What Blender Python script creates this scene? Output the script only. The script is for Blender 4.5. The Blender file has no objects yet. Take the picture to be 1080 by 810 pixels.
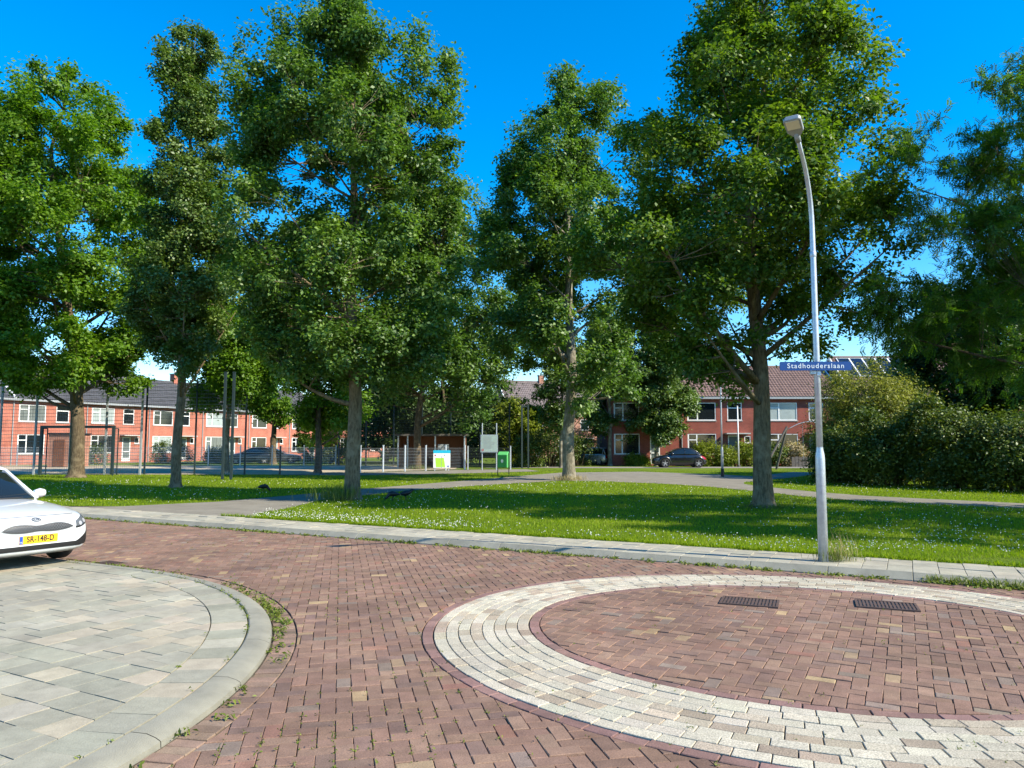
import bpy, math, random
import numpy as np
from mathutils import Vector, Matrix
from mathutils.bvhtree import BVHTree

R = math.radians
random.seed(11)
rng = np.random.default_rng(11)
S = bpy.context.scene
COL = S.collection

# ------------------------------------------------------------------ camera, sky, sun, exposure
cam_d = bpy.data.cameras.new("camera")
cam = bpy.data.objects.new("camera", cam_d)
COL.objects.link(cam)
cam.location = (0, 0, 1.7)
cam.rotation_euler = (R(90 + 4.76), 0, 0)
cam_d.lens = 26.0
cam_d.sensor_width = 36.0
cam_d.clip_start = 0.05
cam_d.clip_end = 3000
S.camera = cam

SUN_EL, SUN_AZ = 39.0, 114.5          # azimuth clockwise from +Y
W = bpy.data.worlds.new("World")
S.world = W
W.use_nodes = True
wn, wl = W.node_tree.nodes, W.node_tree.links
sky = wn.new("ShaderNodeTexSky")
sky.sky_type = 'NISHITA'
sky.sun_disc = False
sky.sun_elevation = R(SUN_EL)
sky.sun_rotation = R(SUN_AZ)
sky.air_density = 1.0
sky.dust_density = 0.2
sky.ozone_density = 3.0
hsv = wn.new("ShaderNodeHueSaturation")
hsv.inputs['Saturation'].default_value = 1.5
hsv.inputs['Value'].default_value = 1.22
wl.new(sky.outputs[0], hsv.inputs['Color'])
wl.new(hsv.outputs[0], wn['Background'].inputs[0])
wn['Background'].inputs[1].default_value = 0.13

sd = bpy.data.lights.new("sun", 'SUN')
sd.energy = 5.0
sd.angle = R(0.53)
sd.color = (1.0, 0.91, 0.74)
sun = bpy.data.objects.new("sun", sd)
COL.objects.link(sun)
tos = Vector((math.sin(R(SUN_AZ)) * math.cos(R(SUN_EL)), math.cos(R(SUN_AZ)) * math.cos(R(SUN_EL)), math.sin(R(SUN_EL))))
sun.rotation_euler = tos.to_track_quat('Z', 'Y').to_euler()
sun.location = tos * 60

S.view_settings.view_transform = 'Standard'
S.view_settings.look = 'None'
S.view_settings.exposure = 0.92
S.view_settings.gamma = 1
S.cycles.max_bounces = 6
S.cycles.diffuse_bounces = 3
S.cycles.transmission_bounces = 4
S.cycles.caustics_reflective = False
S.cycles.caustics_refractive = False


# ------------------------------------------------------------------ helpers
def tag(o, label=None, cat=None, group=None, kind=None):
    if label: o['label'] = label
    if cat: o['category'] = cat
    if group: o['group'] = group
    if kind: o['kind'] = kind
    return o


def empty(name, loc=(0, 0, 0), rz=0.0):
    o = bpy.data.objects.new(name, None)
    o.empty_display_size = 0.3
    COL.objects.link(o)
    o.location = loc
    o.rotation_euler = (0, 0, rz)
    return o


def copy_tree(o, parent=None):
    c = o.copy()
    COL.objects.link(c)
    c.parent = parent
    for ch in list(o.children):
        copy_tree(ch, c)
    return c


def link_mesh(name, me, mats, parent=None, smooth=False):
    for m in (mats if isinstance(mats, (list, tuple)) else [mats]):
        me.materials.append(m)
    o = bpy.data.objects.new(name, me)
    COL.objects.link(o)
    if parent is not None:
        o.parent = parent
    if smooth:
        me.polygons.foreach_set('use_smooth', [True] * len(me.polygons))
    return o


class MB:
    def __init__(s):
        s.v, s.f, s.m, s.c = [], [], [], []

    def add(s, verts, faces, mi=0, col=None):
        n = len(s.v)
        s.v += [tuple(p) for p in verts]
        for f in faces:
            s.f.append(tuple(i + n for i in f))
            s.m.append(mi)
            s.c.append(col)

    def box(s, x0, x1, y0, y1, z0, z1, mi=0):
        s.add([(x0, y0, z0), (x1, y0, z0), (x1, y1, z0), (x0, y1, z0), (x0, y0, z1), (x1, y0, z1), (x1, y1, z1), (x0, y1, z1)],
              [(0, 3, 2, 1), (4, 5, 6, 7), (0, 1, 5, 4), (1, 2, 6, 5), (2, 3, 7, 6), (3, 0, 4, 7)], mi)

    def bar(s, a, b, w, h, mi=0, up=(0, 0, 1)):
        a, b = Vector(a), Vector(b)
        d = (b - a).normalized()
        u = Vector(up)
        if abs(d.dot(u)) > .98: u = Vector((1, 0, 0))
        sx = d.cross(u).normalized()
        sz = sx.cross(d).normalized()
        vs = []
        for p in (a, b):
            for i, j in ((-1, -1), (1, -1), (1, 1), (-1, 1)):
                vs.append(p + sx * (w / 2 * i) + sz * (h / 2 * j))
        s.add(vs, [(0, 1, 2, 3), (7, 6, 5, 4), (0, 4, 5, 1), (1, 5, 6, 2), (2, 6, 7, 3), (3, 7, 4, 0)], mi)

    def tube(s, pts, radii, n=8, cap=True, mi=0):
        pts = [Vector(p) for p in pts]
        if not isinstance(radii, (list, tuple)): radii = [radii] * len(pts)
        base = len(s.v)
        ref = None
        for i, p in enumerate(pts):
            d = (pts[min(i + 1, len(pts) - 1)] - pts[max(i - 1, 0)])
            d = d.normalized() if d.length > 1e-9 else Vector((0, 0, 1))
            if ref is None:
                ref = d.cross(Vector((0, 1, 0)))
                if ref.length < .1: ref = d.cross(Vector((1, 0, 0)))
            ref = (ref - d * ref.dot(d)).normalized()
            q = d.cross(ref)
            for k in range(n):
                a = 2 * math.pi * k / n
                s.v.append(tuple(p + (ref * math.cos(a) + q * math.sin(a)) * radii[i]))
        for i in range(len(pts) - 1):
            for k in range(n):
                k2 = (k + 1) % n
                s.f.append((base + i * n + k, base + i * n + k2, base + (i + 1) * n + k2, base + (i + 1) * n + k))
                s.m.append(mi); s.c.append(None)
        if cap:
            s.f.append(tuple(base + k for k in reversed(range(n)))); s.m.append(mi); s.c.append(None)
            e = base + (len(pts) - 1) * n
            s.f.append(tuple(e + k for k in range(n))); s.m.append(mi); s.c.append(None)

    def lathe(s, prof, n=16, axis='z', c=(0, 0, 0), mi=0):
        base = len(s.v)
        for (r, h) in prof:
            for k in range(n):
                a = 2 * math.pi * k / n
                x, y = r * math.cos(a), r * math.sin(a)
                p = (x, y, h) if axis == 'z' else ((x, h, y) if axis == 'y' else (h, x, y))
                s.v.append((p[0] + c[0], p[1] + c[1], p[2] + c[2]))
        for i in range(len(prof) - 1):
            for k in range(n):
                k2 = (k + 1) % n
                s.f.append((base + i * n + k, base + i * n + k2, base + (i + 1) * n + k2, base + (i + 1) * n + k))
                s.m.append(mi); s.c.append(None)

    def prism(s, poly, z0, z1, mi=0):
        n = len(poly)
        s.add([(x, y, z0) for x, y in poly] + [(x, y, z1) for x, y in poly],
              [tuple(reversed(range(n))), tuple(range(n, 2 * n))] + [(i, (i + 1) % n, n + (i + 1) % n, n + i) for i in range(n)], mi)

    def build(s, name, mats, parent=None, smooth=False):
        me = bpy.data.meshes.new(name)
        me.from_pydata(s.v, [], s.f)
        if any(s.m): me.polygons.foreach_set('material_index', s.m)
        if any(c is not None for c in s.c):
            at = me.attributes.new('Col', 'FLOAT_COLOR', 'FACE')
            at.data.foreach_set('color', [k for c in s.c for k in ((c or (0.2, 0.15, .12)) + (1.0,))])
        me.update()
        return link_mesh(name, me, mats, parent, smooth)


def auto_smooth(o, ang=40):
    me = o.data
    me.polygons.foreach_set('use_smooth', [True] * len(me.polygons))
    try:
        me.set_sharp_from_angle(angle=R(ang))
    except Exception:
        pass
    return o


def bevel(o, w=.01, seg=2):
    m = o.modifiers.new('bevel', 'BEVEL')
    m.width = w; m.segments = seg; m.limit_method = 'ANGLE'; m.angle_limit = R(40)
    return o


# ------------------------------------------------------------------ materials
def nodes_of(name):
    m = bpy.data.materials.new(name)
    m.use_nodes = True
    nt = m.node_tree
    return m, nt.nodes, nt.links, nt.nodes['Principled BSDF']


def M(name, col, rough=.7, var=.0, vs=3.0, bump=0.0, bs=30.0, metal=0.0, spec=.5, coat=0.0, stretch=None, detail=6):
    m, n, l, p = nodes_of(name)
    p.inputs['Base Color'].default_value = (*col, 1)
    p.inputs['Roughness'].default_value = rough
    p.inputs['Metallic'].default_value = metal
    p.inputs['Specular IOR Level'].default_value = spec
    p.inputs['Coat Weight'].default_value = coat
    p.inputs['Coat Roughness'].default_value = .05
    if var or bump:
        tc = n.new('ShaderNodeTexCoord')
        vec = tc.outputs['Object']
        if stretch:
            mp = n.new('ShaderNodeMapping'); mp.inputs['Scale'].default_value = stretch
            l.new(vec, mp.inputs[0]); vec = mp.outputs[0]
    if var:
        t = n.new('ShaderNodeTexNoise'); t.inputs['Scale'].default_value = vs; t.inputs['Detail'].default_value = detail
        t.inputs['Roughness'].default_value = .65
        l.new(vec, t.inputs['Vector'])
        r = n.new('ShaderNodeValToRGB')
        r.color_ramp.elements[0].position = .28; r.color_ramp.elements[1].position = .72
        r.color_ramp.elements[0].color = (*[c * (1 - var) for c in col], 1)
        r.color_ramp.elements[1].color = (*[min(1, c * (1 + var)) for c in col], 1)
        l.new(t.outputs['Fac'], r.inputs[0]); l.new(r.outputs[0], p.inputs['Base Color'])
    if bump:
        t2 = n.new('ShaderNodeTexNoise'); t2.inputs['Scale'].default_value = bs; t2.inputs['Detail'].default_value = 5
        l.new(vec, t2.inputs['Vector'])
        b = n.new('ShaderNodeBump'); b.inputs['Strength'].default_value = bump; b.inputs['Distance'].default_value = .02
        l.new(t2.outputs['Fac'], b.inputs['Height']); l.new(b.outputs[0], p.inputs['Normal'])
    return m


def M_paving(name, speck=.25, sscale=160.0, stain=.25, rough=.85):
    """colour per stone from the 'Col' attribute, broken up by grain and stains"""
    m, n, l, p = nodes_of(name)
    p.inputs['Roughness'].default_value = rough
    p.inputs['Specular IOR Level'].default_value = .3
    a = n.new('ShaderNodeAttribute'); a.attribute_name = 'Col'
    tc = n.new('ShaderNodeTexCoord')
    cur = a.outputs['Color']
    for sc, am, det in ((sscale, speck, 3), (9.0, stain * .7, 5), (.9, stain, 4)):
        t = n.new('ShaderNodeTexNoise'); t.inputs['Scale'].default_value = sc; t.inputs['Detail'].default_value = det
        l.new(tc.outputs['Object'], t.inputs['Vector'])
        mr = n.new('ShaderNodeMapRange'); mr.inputs['From Min'].default_value = .3; mr.inputs['From Max'].default_value = .7
        mr.inputs['To Min'].default_value = 1 - am; mr.inputs['To Max'].default_value = 1 + am
        l.new(t.outputs['Fac'], mr.inputs[0])
        mx = n.new('ShaderNodeVectorMath'); mx.operation = 'SCALE'
        l.new(cur, mx.inputs[0]); l.new(mr.outputs[0], mx.inputs['Scale'])
        cur = mx.outputs[0]
    l.new(cur, p.inputs['Base Color'])
    t = n.new('ShaderNodeTexNoise'); t.inputs['Scale'].default_value = 70; t.inputs['Detail'].default_value = 6
    l.new(tc.outputs['Object'], t.inputs['Vector'])
    b = n.new('ShaderNodeBump'); b.inputs['Strength'].default_value = .5; b.inputs['Distance'].default_value = .006
    l.new(t.outputs['Fac'], b.inputs['Height']); l.new(b.outputs[0], p.inputs['Normal'])
    return m


def M_leaf(name, dark, light, trans=.35, gloss=.06, hue_mid=None):
    m, n, l, p = nodes_of(name)
    n.remove(p)
    out = n['Material Output']
    geo = n.new('ShaderNodeNewGeometry')
    at = n.new('ShaderNodeAttribute'); at.attribute_name = 'tint'
    ad = n.new('ShaderNodeMath'); ad.operation = 'MULTIPLY_ADD'
    l.new(geo.outputs['Random Per Island'], ad.inputs[0]); ad.inputs[1].default_value = .55
    l.new(at.outputs['Fac'], ad.inputs[2])
    r = n.new('ShaderNodeValToRGB')
    e = r.color_ramp.elements
    e[0].position = 0.0; e[1].position = 1.0
    e[0].color = (*dark, 1); e[1].color = (*light, 1)
    if hue_mid:
        x = e.new(.55); x.color = (*hue_mid, 1)
    l.new(ad.outputs[0], r.inputs[0])
    d = n.new('ShaderNodeBsdfDiffuse'); l.new(r.outputs[0], d.inputs[0])
    t = n.new('ShaderNodeBsdfTranslucent')
    mul = n.new('ShaderNodeMix'); mul.data_type = 'RGBA'; mul.blend_type = 'MULTIPLY'; mul.inputs[0].default_value = 1
    l.new(r.outputs[0], mul.inputs[6]); mul.inputs[7].default_value = (1.25, 1.35, .5, 1)
    l.new(mul.outputs[2], t.inputs[0])
    mx = n.new('ShaderNodeMixShader'); mx.inputs[0].default_value = trans
    l.new(d.outputs[0], mx.inputs[1]); l.new(t.outputs[0], mx.inputs[2])
    g = n.new('ShaderNodeBsdfGlossy'); g.inputs['Roughness'].default_value = .5
    g.inputs['Color'].default_value = (.85, .9, .85, 1)
    mx2 = n.new('ShaderNodeMixShader'); mx2.inputs[0].default_value = gloss * .45
    l.new(mx.outputs[0], mx2.inputs[1]); l.new(g.outputs[0], mx2.inputs[2])
    l.new(mx2.outputs[0], out.inputs['Surface'])
    return m


def M_brickwall(name, c1, c2, mortar):
    m, n, l, p = nodes_of(name)
    tc = n.new('ShaderNodeTexCoord')
    sp = n.new('ShaderNodeSeparateXYZ'); l.new(tc.outputs['Object'], sp.inputs[0])
    add = n.new('ShaderNodeMath'); add.operation = 'ADD'
    l.new(sp.outputs[0], add.inputs[0]); l.new(sp.outputs[1], add.inputs[1])
    cb = n.new('ShaderNodeCombineXYZ'); l.new(add.outputs[0], cb.inputs[0]); l.new(sp.outputs[2], cb.inputs[1])
    b = n.new('ShaderNodeTexBrick')
    b.inputs['Scale'].default_value = 1; b.inputs['Brick Width'].default_value = .22; b.inputs['Row Height'].default_value = .0625
    b.inputs['Mortar Size'].default_value = .008; b.inputs['Bias'].default_value = 0
    b.inputs['Color1'].default_value = (*c1, 1); b.inputs['Color2'].default_value = (*c2, 1); b.inputs['Mortar'].default_value = (*mortar, 1)
    l.new(cb.outputs[0], b.inputs['Vector'])
    t = n.new('ShaderNodeTexNoise'); t.inputs['Scale'].default_value = 1.3; t.inputs['Detail'].default_value = 6
    l.new(tc.outputs['Object'], t.inputs['Vector'])
    mr = n.new('ShaderNodeMapRange'); mr.inputs['From Min'].default_value = .3; mr.inputs['From Max'].default_value = .7
    mr.inputs['To Min'].default_value = .8; mr.inputs['To Max'].default_value = 1.18
    l.new(t.outputs['Fac'], mr.inputs[0])
    mx = n.new('ShaderNodeVectorMath'); mx.operation = 'SCALE'
    l.new(b.outputs['Color'], mx.inputs[0]); l.new(mr.outputs[0], mx.inputs['Scale'])
    l.new(mx.outputs[0], p.inputs['Base Color'])
    p.inputs['Roughness'].default_value = .9; p.inputs['Specular IOR Level'].default_value = .2
    return m


def M_bark(name, col, patch, scale=3.5):
    m, n, l, p = nodes_of(name)
    tc = n.new('ShaderNodeTexCoord')
    mp = n.new('ShaderNodeMapping'); mp.inputs['Scale'].default_value = (1, 1, .22); l.new(tc.outputs['Object'], mp.inputs[0])
    t = n.new('ShaderNodeTexNoise'); t.inputs['Scale'].default_value = 22; t.inputs['Detail'].default_value = 8; t.inputs['Roughness'].default_value = .7
    l.new(mp.outputs[0], t.inputs['Vector'])
    r = n.new('ShaderNodeValToRGB')
    r.color_ramp.elements[0].position = .35; r.color_ramp.elements[1].position = .68
    r.color_ramp.elements[0].color = (*[c * .4 for c in col], 1); r.color_ramp.elements[1].color = (*[c * 1.35 for c in col], 1)
    l.new(t.outputs['Fac'], r.inputs[0])
    t2 = n.new('ShaderNodeTexNoise'); t2.inputs['Scale'].default_value = scale; t2.inputs['Detail'].default_value = 4
    l.new(tc.outputs['Object'], t2.inputs['Vector'])
    r2 = n.new('ShaderNodeValToRGB'); r2.color_ramp.elements[0].position = .5; r2.color_ramp.elements[1].position = .68
    l.new(t2.outputs['Fac'], r2.inputs[0])
    mx = n.new('ShaderNodeMix'); mx.data_type = 'RGBA'
    l.new(r2.outputs[0], mx.inputs[0]); l.new(r.outputs[0], mx.inputs[6]); mx.inputs[7].default_value = (*patch, 1)
    l.new(mx.outputs[2], p.inputs['Base Color'])
    p.inputs['Roughness'].default_value = .95; p.inputs['Specular IOR Level'].default_value = .15
    b = n.new('ShaderNodeBump'); b.inputs['Strength'].default_value = .9; b.inputs['Distance'].default_value = .03
    l.new(t.outputs['Fac'], b.inputs['Height']); l.new(b.outputs[0], p.inputs['Normal'])
    return m


def M_lawn(name):
    m, n, l, p = nodes_of(name)
    tc = n.new('ShaderNodeTexCoord')
    t = n.new('ShaderNodeTexNoise'); t.inputs['Scale'].default_value = .35; t.inputs['Detail'].default_value = 8; t.inputs['Roughness'].default_value = .7
    l.new(tc.outputs['Object'], t.inputs['Vector'])
    r = n.new('ShaderNodeValToRGB'); r.color_ramp.elements[0].position = .3; r.color_ramp.elements[1].position = .72
    r.color_ramp.elements[0].color = (.06, .11, .008, 1); r.color_ramp.elements[1].color = (.17, .22, .018, 1)
    l.new(t.outputs['Fac'], r.inputs[0])
    t2 = n.new('ShaderNodeTexNoise'); t2.inputs['Scale'].default_value = 25; t2.inputs['Detail'].default_value = 6
    l.new(tc.outputs['Object'], t2.inputs['Vector'])
    mr = n.new('ShaderNodeMapRange'); mr.inputs['From Min'].default_value = .3; mr.inputs['From Max'].default_value = .7
    mr.inputs['To Min'].default_value = .6; mr.inputs['To Max'].default_value = 1.4
    l.new(t2.outputs['Fac'], mr.inputs[0])
    mx = n.new('ShaderNodeVectorMath'); mx.operation = 'SCALE'
    l.new(r.outputs[0], mx.inputs[0]); l.new(mr.outputs[0], mx.inputs['Scale'])
    l.new(mx.outputs[0], p.inputs['Base Color'])
    p.inputs['Roughness'].default_value = 1; p.inputs['Specular IOR Level'].default_value = .1
    b = n.new('ShaderNodeBump'); b.inputs['Strength'].default_value = 1; b.inputs['Distance'].default_value = .05
    l.new(t2.outputs['Fac'], b.inputs['Height']); l.new(b.outputs[0], p.inputs['Normal'])
    return m


mBRICK = M_paving('clay_pavers', speck=.26, stain=.20)
mBLOCK = M_paving('exposed_aggregate_blocks', speck=.42, sscale=120, stain=.12)
mTILE = M_paving('concrete_tiles', speck=.15, stain=.16)
mJOINT = M('joint_soil', (.075, .062, .04), .95, .5, 12, .5, 60)
mMOSS = M('joint_moss', (.045, .046, .02), .95, .6, 9, .5, 60)
mKERB = M('kerb_concrete', (.225, .215, .168), .9, .22, 3, .3, 120)
mASPH = M('grey_path', (.215, .198, .163), .92, .18, 1.2, .3, 90, spec=0)
mCOURT = M('court_paving', (.44, .37, .27), .92, .14, .8, .2, 50, spec=0)
mROADF = M('far_road', (.23, .21, .2), .92, .15, 1, .2, 50, spec=0)
mLAWN = M_lawn('lawn')
mGALV = M('galvanised_steel', (.50, .54, .58), .42, .16, 14, .05, 80, metal=.55)
mGREYP = M('grey_painted_steel', (.30, .32, .33), .5, .1, 8)
mDGREEN = M('dark_green_steel', (.02, .035, .036), .5, .1, 8)
mWIRE = M('fence_wire', (.14, .155, .165), .5, 0, metal=.3)
mWIRED = M('dark_fence_wire', (.03, .045, .045), .5, 0)
mHONEY = M('honeycomb_grey', (.19, .20, .21), .35, 0, metal=.4)
mDKGR = M('grille_grey', (.10, .105, .11), .35, 0, metal=.3)
mWHITE = M('white_frame', (.78, .79, .78), .45, .04, 5)
mCONC = M('concrete_trim', (.42, .41, .39), .9, .12, 4)
mGLASS = M('window_glass', (.012, .016, .018), .06, 0, spec=.7)
mBLIND = M('window_with_blind', (.33, .38, .37), .15, .12, 2, spec=.6)
mCURT = M('window_with_curtain', (.16, .18, .17), .12, .5, 2.5, spec=.6, stretch=(6, 1, .3))
mDOORG = M('door_green_grey', (.12, .15, .15), .3, .1, 4)
mBR_OR = M_brickwall('orange_brick', (.47, .125, .082), (.36, .095, .064), (.40, .25, .18))
mBR_RED = M_brickwall('red_brick', (.30, .065, .045), (.22, .05, .038), (.23, .13, .10))
mBR_PINK = M_brickwall('pale_red_brick', (.44, .19, .13), (.36, .15, .10), (.38, .27, .2))
mTILED = M('dark_roof_tiles', (.075, .075, .08), .75, .3, 2.0)
mTILEB = M('brown_roof_tiles', (.17, .105, .085), .75, .3, 2.0)
mTILEP = M('grey_brown_roof_tiles', (.16, .125, .115), .75, .3, 2.0)
mSOLAR = M('solar_glass', (.01, .014, .03), .12, 0, spec=.7)
mWOOD = M('brown_timber', (.17, .065, .03), .7, .35, 6, .2, 30, stretch=(6, 6, .6))
mPOSTW = M('weathered_timber', (.10, .09, .08), .8, .3, 6)
mBARK = M_bark('grey_bark', (.19, .145, .085), (.25, .205, .13))
mBARKB = M_bark('brown_bark', (.12, .09, .055), (.18, .14, .085))
mBARKP = M_bark('pale_bark', (.20, .18, .13), (.34, .31, .25), 2.6)
mOAK = M_leaf('oak_leaf', (.038, .092, .012), (.22, .335, .06), .42, .08, (.100, .188, .028))
mOAKY = M_leaf('oak_leaf_yellow', (.040, .090, .008), (.26, .35, .032), .44, .08, (.110, .192, .016))
mMAPLE = M_leaf('maple_leaf', (.044, .112, .008), (.25, .38, .03), .48, .05, (.115, .225, .014))
mCOLUM = M_leaf('hornbeam_leaf', (.044, .088, .013), (.24, .32, .08), .34, .09, (.10, .17, .03))
mROBIN = M_leaf('robinia_leaf', (.036, .095, .010), (.16, .27, .028), .50, .05, (.085, .175, .018))
mDARKL = M_leaf('dark_leaf', (.014, .040, .010), (.06, .115, .022), .28, .06)
mHEDGE = M_leaf('laurel_leaf', (.030, .060, .006), (.22, .27, .03), .26, .10, (.085, .13, .014))
mWILLOW = M_leaf('bamboo_leaf', (.12, .15, .02), (.40, .40, .10), .42, .05)
mYELLOW = M_leaf('yellow_green_leaf', (.09, .14, .012), (.30, .34, .035), .4, .04)
mBLOSS = M_leaf('pale_blossom', (.28, .22, .13), (.55, .46, .30), .3, .02)
mCONIF = M_leaf('cypress_leaf', (.03, .07, .01), (.13, .20, .03), .25, .03)
mFAR = M_leaf('far_leaf', (.022, .05, .015), (.085, .13, .035), .3, .04)
mGRASS = M_leaf('grass_blade', (.10, .18, .003), (.38, .43, .022), .48, .02, (.22, .315, .006))
mWEED = M_leaf('weed_leaf', (.06, .11, .012), (.24, .27, .05), .35, .04)
mDRY = M_leaf('dry_stalk', (.25, .19, .09), (.5, .42, .24), .3, .02)
mCLOVER = M('clover_flower', (.75, .74, .66), .8)
mCARW = M('white_car_paint', (.69, .71, .71), .3, 0, coat=1.0)
mCARB = M('black_car_paint', (.008, .008, .010), .25, 0, coat=1.0)
mCARS = M('silver_car_paint', (.45, .47, .49), .3, 0, metal=.5, coat=1.0)
mCARD = M('dark_grey_car_paint', (.035, .04, .045), .3, 0, metal=.3, coat=1.0)
mCARBL = M('dark_blue_car_paint', (.02, .03, .045), .3, 0, metal=.3, coat=1.0)
mCGLASS = M('car_glass', (.010, .014, .014), .04, 0, spec=.8)
mPLAST = M('black_plastic', (.012, .012, .013), .5, 0)
mRUBBER = M('tyre_rubber', (.018, .018, .018), .85, 0)
mALLOY = M('alloy_rim', (.42, .42, .43), .4, 0, metal=.3)
mCHROME = M('chrome', (.75, .76, .78), .15, 0, metal=1)
mLAMPG = M('headlight_glass', (.10, .11, .12), .12, 0, spec=.6)
mREDL = M('tail_light', (.35, .01, .015), .15, 0, spec=.8)
mPLATE = M('number_plate_yellow', (.80, .47, .01), .45, 0)
mBLUE = M('number_plate_blue', (.01, .06, .42), .45, 0)
mINK = M('black_ink', (.01, .01, .012), .5, 0)
mSIGNB = M('street_sign_blue', (.004, .048, .21), .35, .05, 6)
mSIGNW = M('street_sign_white', (.62, .70, .74), .4, 0)
mIRON = M('cast_iron', (.085, .052, .04), .7, .3, 30)
mBIN = M('bin_green', (.012, .17, .03), .4, .06, 5)
mBINL = M('bin_light_green', (.10, .42, .12), .4, .06, 5)
mCYAN = M('board_cyan', (.01, .42, .62), .45)
mLIME = M('board_lime', (.36, .66, .05), .45)
mBOARDW = M('board_white', (.76, .78, .77), .45, .03, 8)
mBOARDG = M('board_grey_green', (.36, .46, .42), .5, .12, 9)
mREDM = M('red_mark', (.5, .02, .03), .5)
mCROW = M('bird_feather', (.012, .012, .014), .5, .2, 20)
mLED = M('lamp_lens', (.72, .66, .52), .35, .05, 20)
mCLOTH = M('white_panel', (.62, .63, .61), .6, .05, 2)


# ------------------------------------------------------------------ ground: levels and shapes
KN = np.array([.47, .8827])            # normal of the far kerb, pointing away from the road
KD = 10.78                             # far kerb line KN.p = KD
KT = np.array([.8827, -.47])           # along the road, to the right
WALK = 12.03                           # back edge of the far pavement
IC, IR = np.array([-7.44, 5.23]), 5.51  # corner of the tiled island
IP = IC + KN * IR                      # where its arc meets the straight kerb
Z_ROAD, Z_WALK, Z_LAWN, Z_ISL = 0.0, .085, .05, .06


def sheet(name, poly, z, mat, z0=None):
    mb = MB()
    if z0 is None:
        mb.add([(x, y, z) for x, y in poly], [tuple(range(len(poly)))])
    else:
        mb.prism(poly, z0, z)
    o = mb.build(name, mat)
    return tag(o, kind='structure')


def kpt(t, d):
    p = KN * d + KT * t
    return (float(p[0]), float(p[1]))


sheet('road_bed', [kpt(-400, KD - .05), kpt(-400, -400), kpt(400, -400), kpt(400, KD - .05)], -.014, mJOINT)
sheet('ground', [(-900, -900), (900, -900), (900, 1500), (-900, 1500)], -.4, mLAWN)
sheet('lawn', [kpt(-600, WALK - .02), kpt(600, WALK - .02), kpt(600, 900), kpt(-600, 900)], Z_LAWN, mLAWN)


def smooth_poly(pts, n=4):
    return pts


PATH = [(-13.4, 20.0), (-10.6, 20.2), (-8.6, 21.9), (-7.2, 24.9), (-5.95, 27.8), (-1.82, 35.75), (3.01, 45.4), (8.2, 46.99), (11.73, 42.4), (12.89, 39.8),
        (17.5, 46.5), (19.4, 45.5), (13.6, 37.2), (10.4, 33.4), (9.95, 31.93), (9.96, 30.49), (10.77, 26.6), (11.6, 24.4), (14.51, 21.3), (19.0, 17.0), (17.6, 15.5),
        (13.45, 19.5), (10.24, 22.3), (9.6, 23.6), (8.77, 26.85), (7.9, 29.81), (6.6, 32.0), (3.94, 34.38), (2.24, 34.8), (-1.55, 30.49),
        (-4.09, 26.6), (-4.96, 24.42), (-5.75, 22.4), (-5.9, 19.6), (-6.2, 18.0), (-5.8, 16.75), (-13.0, 20.5)]
sheet('footpath', PATH, Z_LAWN + .012, mASPH)
PLAZA = [(-13.5, 43.2), (-9.1, 44.9), (-3.9, 50.6), (1.0, 51.5), (1.8, 47.5), (-2.8, 44.0), (-8.0, 41.0), (-13, 41.5)]
COURT = [(-40, 42.2), (-13.4, 42.2), (-9.2, 45.2), (-4.0, 51.8), (-4, 61.0), (-44, 61.0)]
sheet('sports_court', COURT, Z_LAWN + .020, mCOURT)
sheet('gravel_apron', PLAZA, Z_LAWN + .016, mASPH)
FARROAD = [(4.5, 54.6), (60, 54.6), (60, 57.8), (-2, 57.8), (-2, 56.0)]
sheet('far_road', FARROAD, Z_LAWN + .006, mROADF)


def clip(poly, n, d):
    out = []
    for i in range(len(poly)):
        a, b = poly[i], poly[(i + 1) % len(poly)]
        da, db = n[0] * a[0] + n[1] * a[1] - d, n[0] * b[0] + n[1] * b[1] - d
        if da <= 0: out.append(a)
        if (da < 0 < db) or (db < 0 < da):
            t = da / (da - db)
            out.append((a[0] + (b[0] - a[0]) * t, a[1] + (b[1] - a[1]) * t))
    return out


def sdf_isl(p):
    p = np.asarray(p)
    if np.dot(p - IP, KT) < 0:
        return float(np.dot(p - IP, KN)), KN
    v = p - IC
    r = np.linalg.norm(v)
    return float(r - IR), v / max(r, 1e-6)


EA = R(-15.5)
EX = np.array([math.cos(EA), math.sin(EA)]); EY = np.array([-math.sin(EA), math.cos(EA)])
ECO, EAO, EBO = np.array([2.75, 6.88]), 3.50, 3.05
ECI, EAI, EBI = np.array([2.75, 6.98]), 2.62, 2.20


def sdf_ell(p, c, a, b):
    v = np.asarray(p) - c
    u, w = v @ EX, v @ EY
    k = math.sqrt((u / a) ** 2 + (w / b) ** 2) + 1e-9
    g = (EX * (u / a ** 2) + EY * (w / b ** 2)) / k
    gl = np.linalg.norm(g)
    return (k - 1) / gl, g / gl


def clip_sdf(poly, sdf, keep, margin):
    """keep = +1 keeps the outside (sdf > margin), -1 the inside (sdf < -margin)"""
    c = np.mean(poly, axis=0)
    s, n = sdf(c)
    if keep > 0:
        if s > margin + .2: return poly
        if s < margin - .2: return []
        return clip(poly, -n, -(n @ c - s + margin))
    if s < -margin - .2: return poly
    if s > -margin + .2: return []
    return clip(poly, n, n @ c - s - margin)


def area(poly):
    return .5 * sum(poly[i][0] * poly[(i + 1) % len(poly)][1] - poly[(i + 1) % len(poly)][0] * poly[i][1] for i in range(len(poly)))


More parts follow.
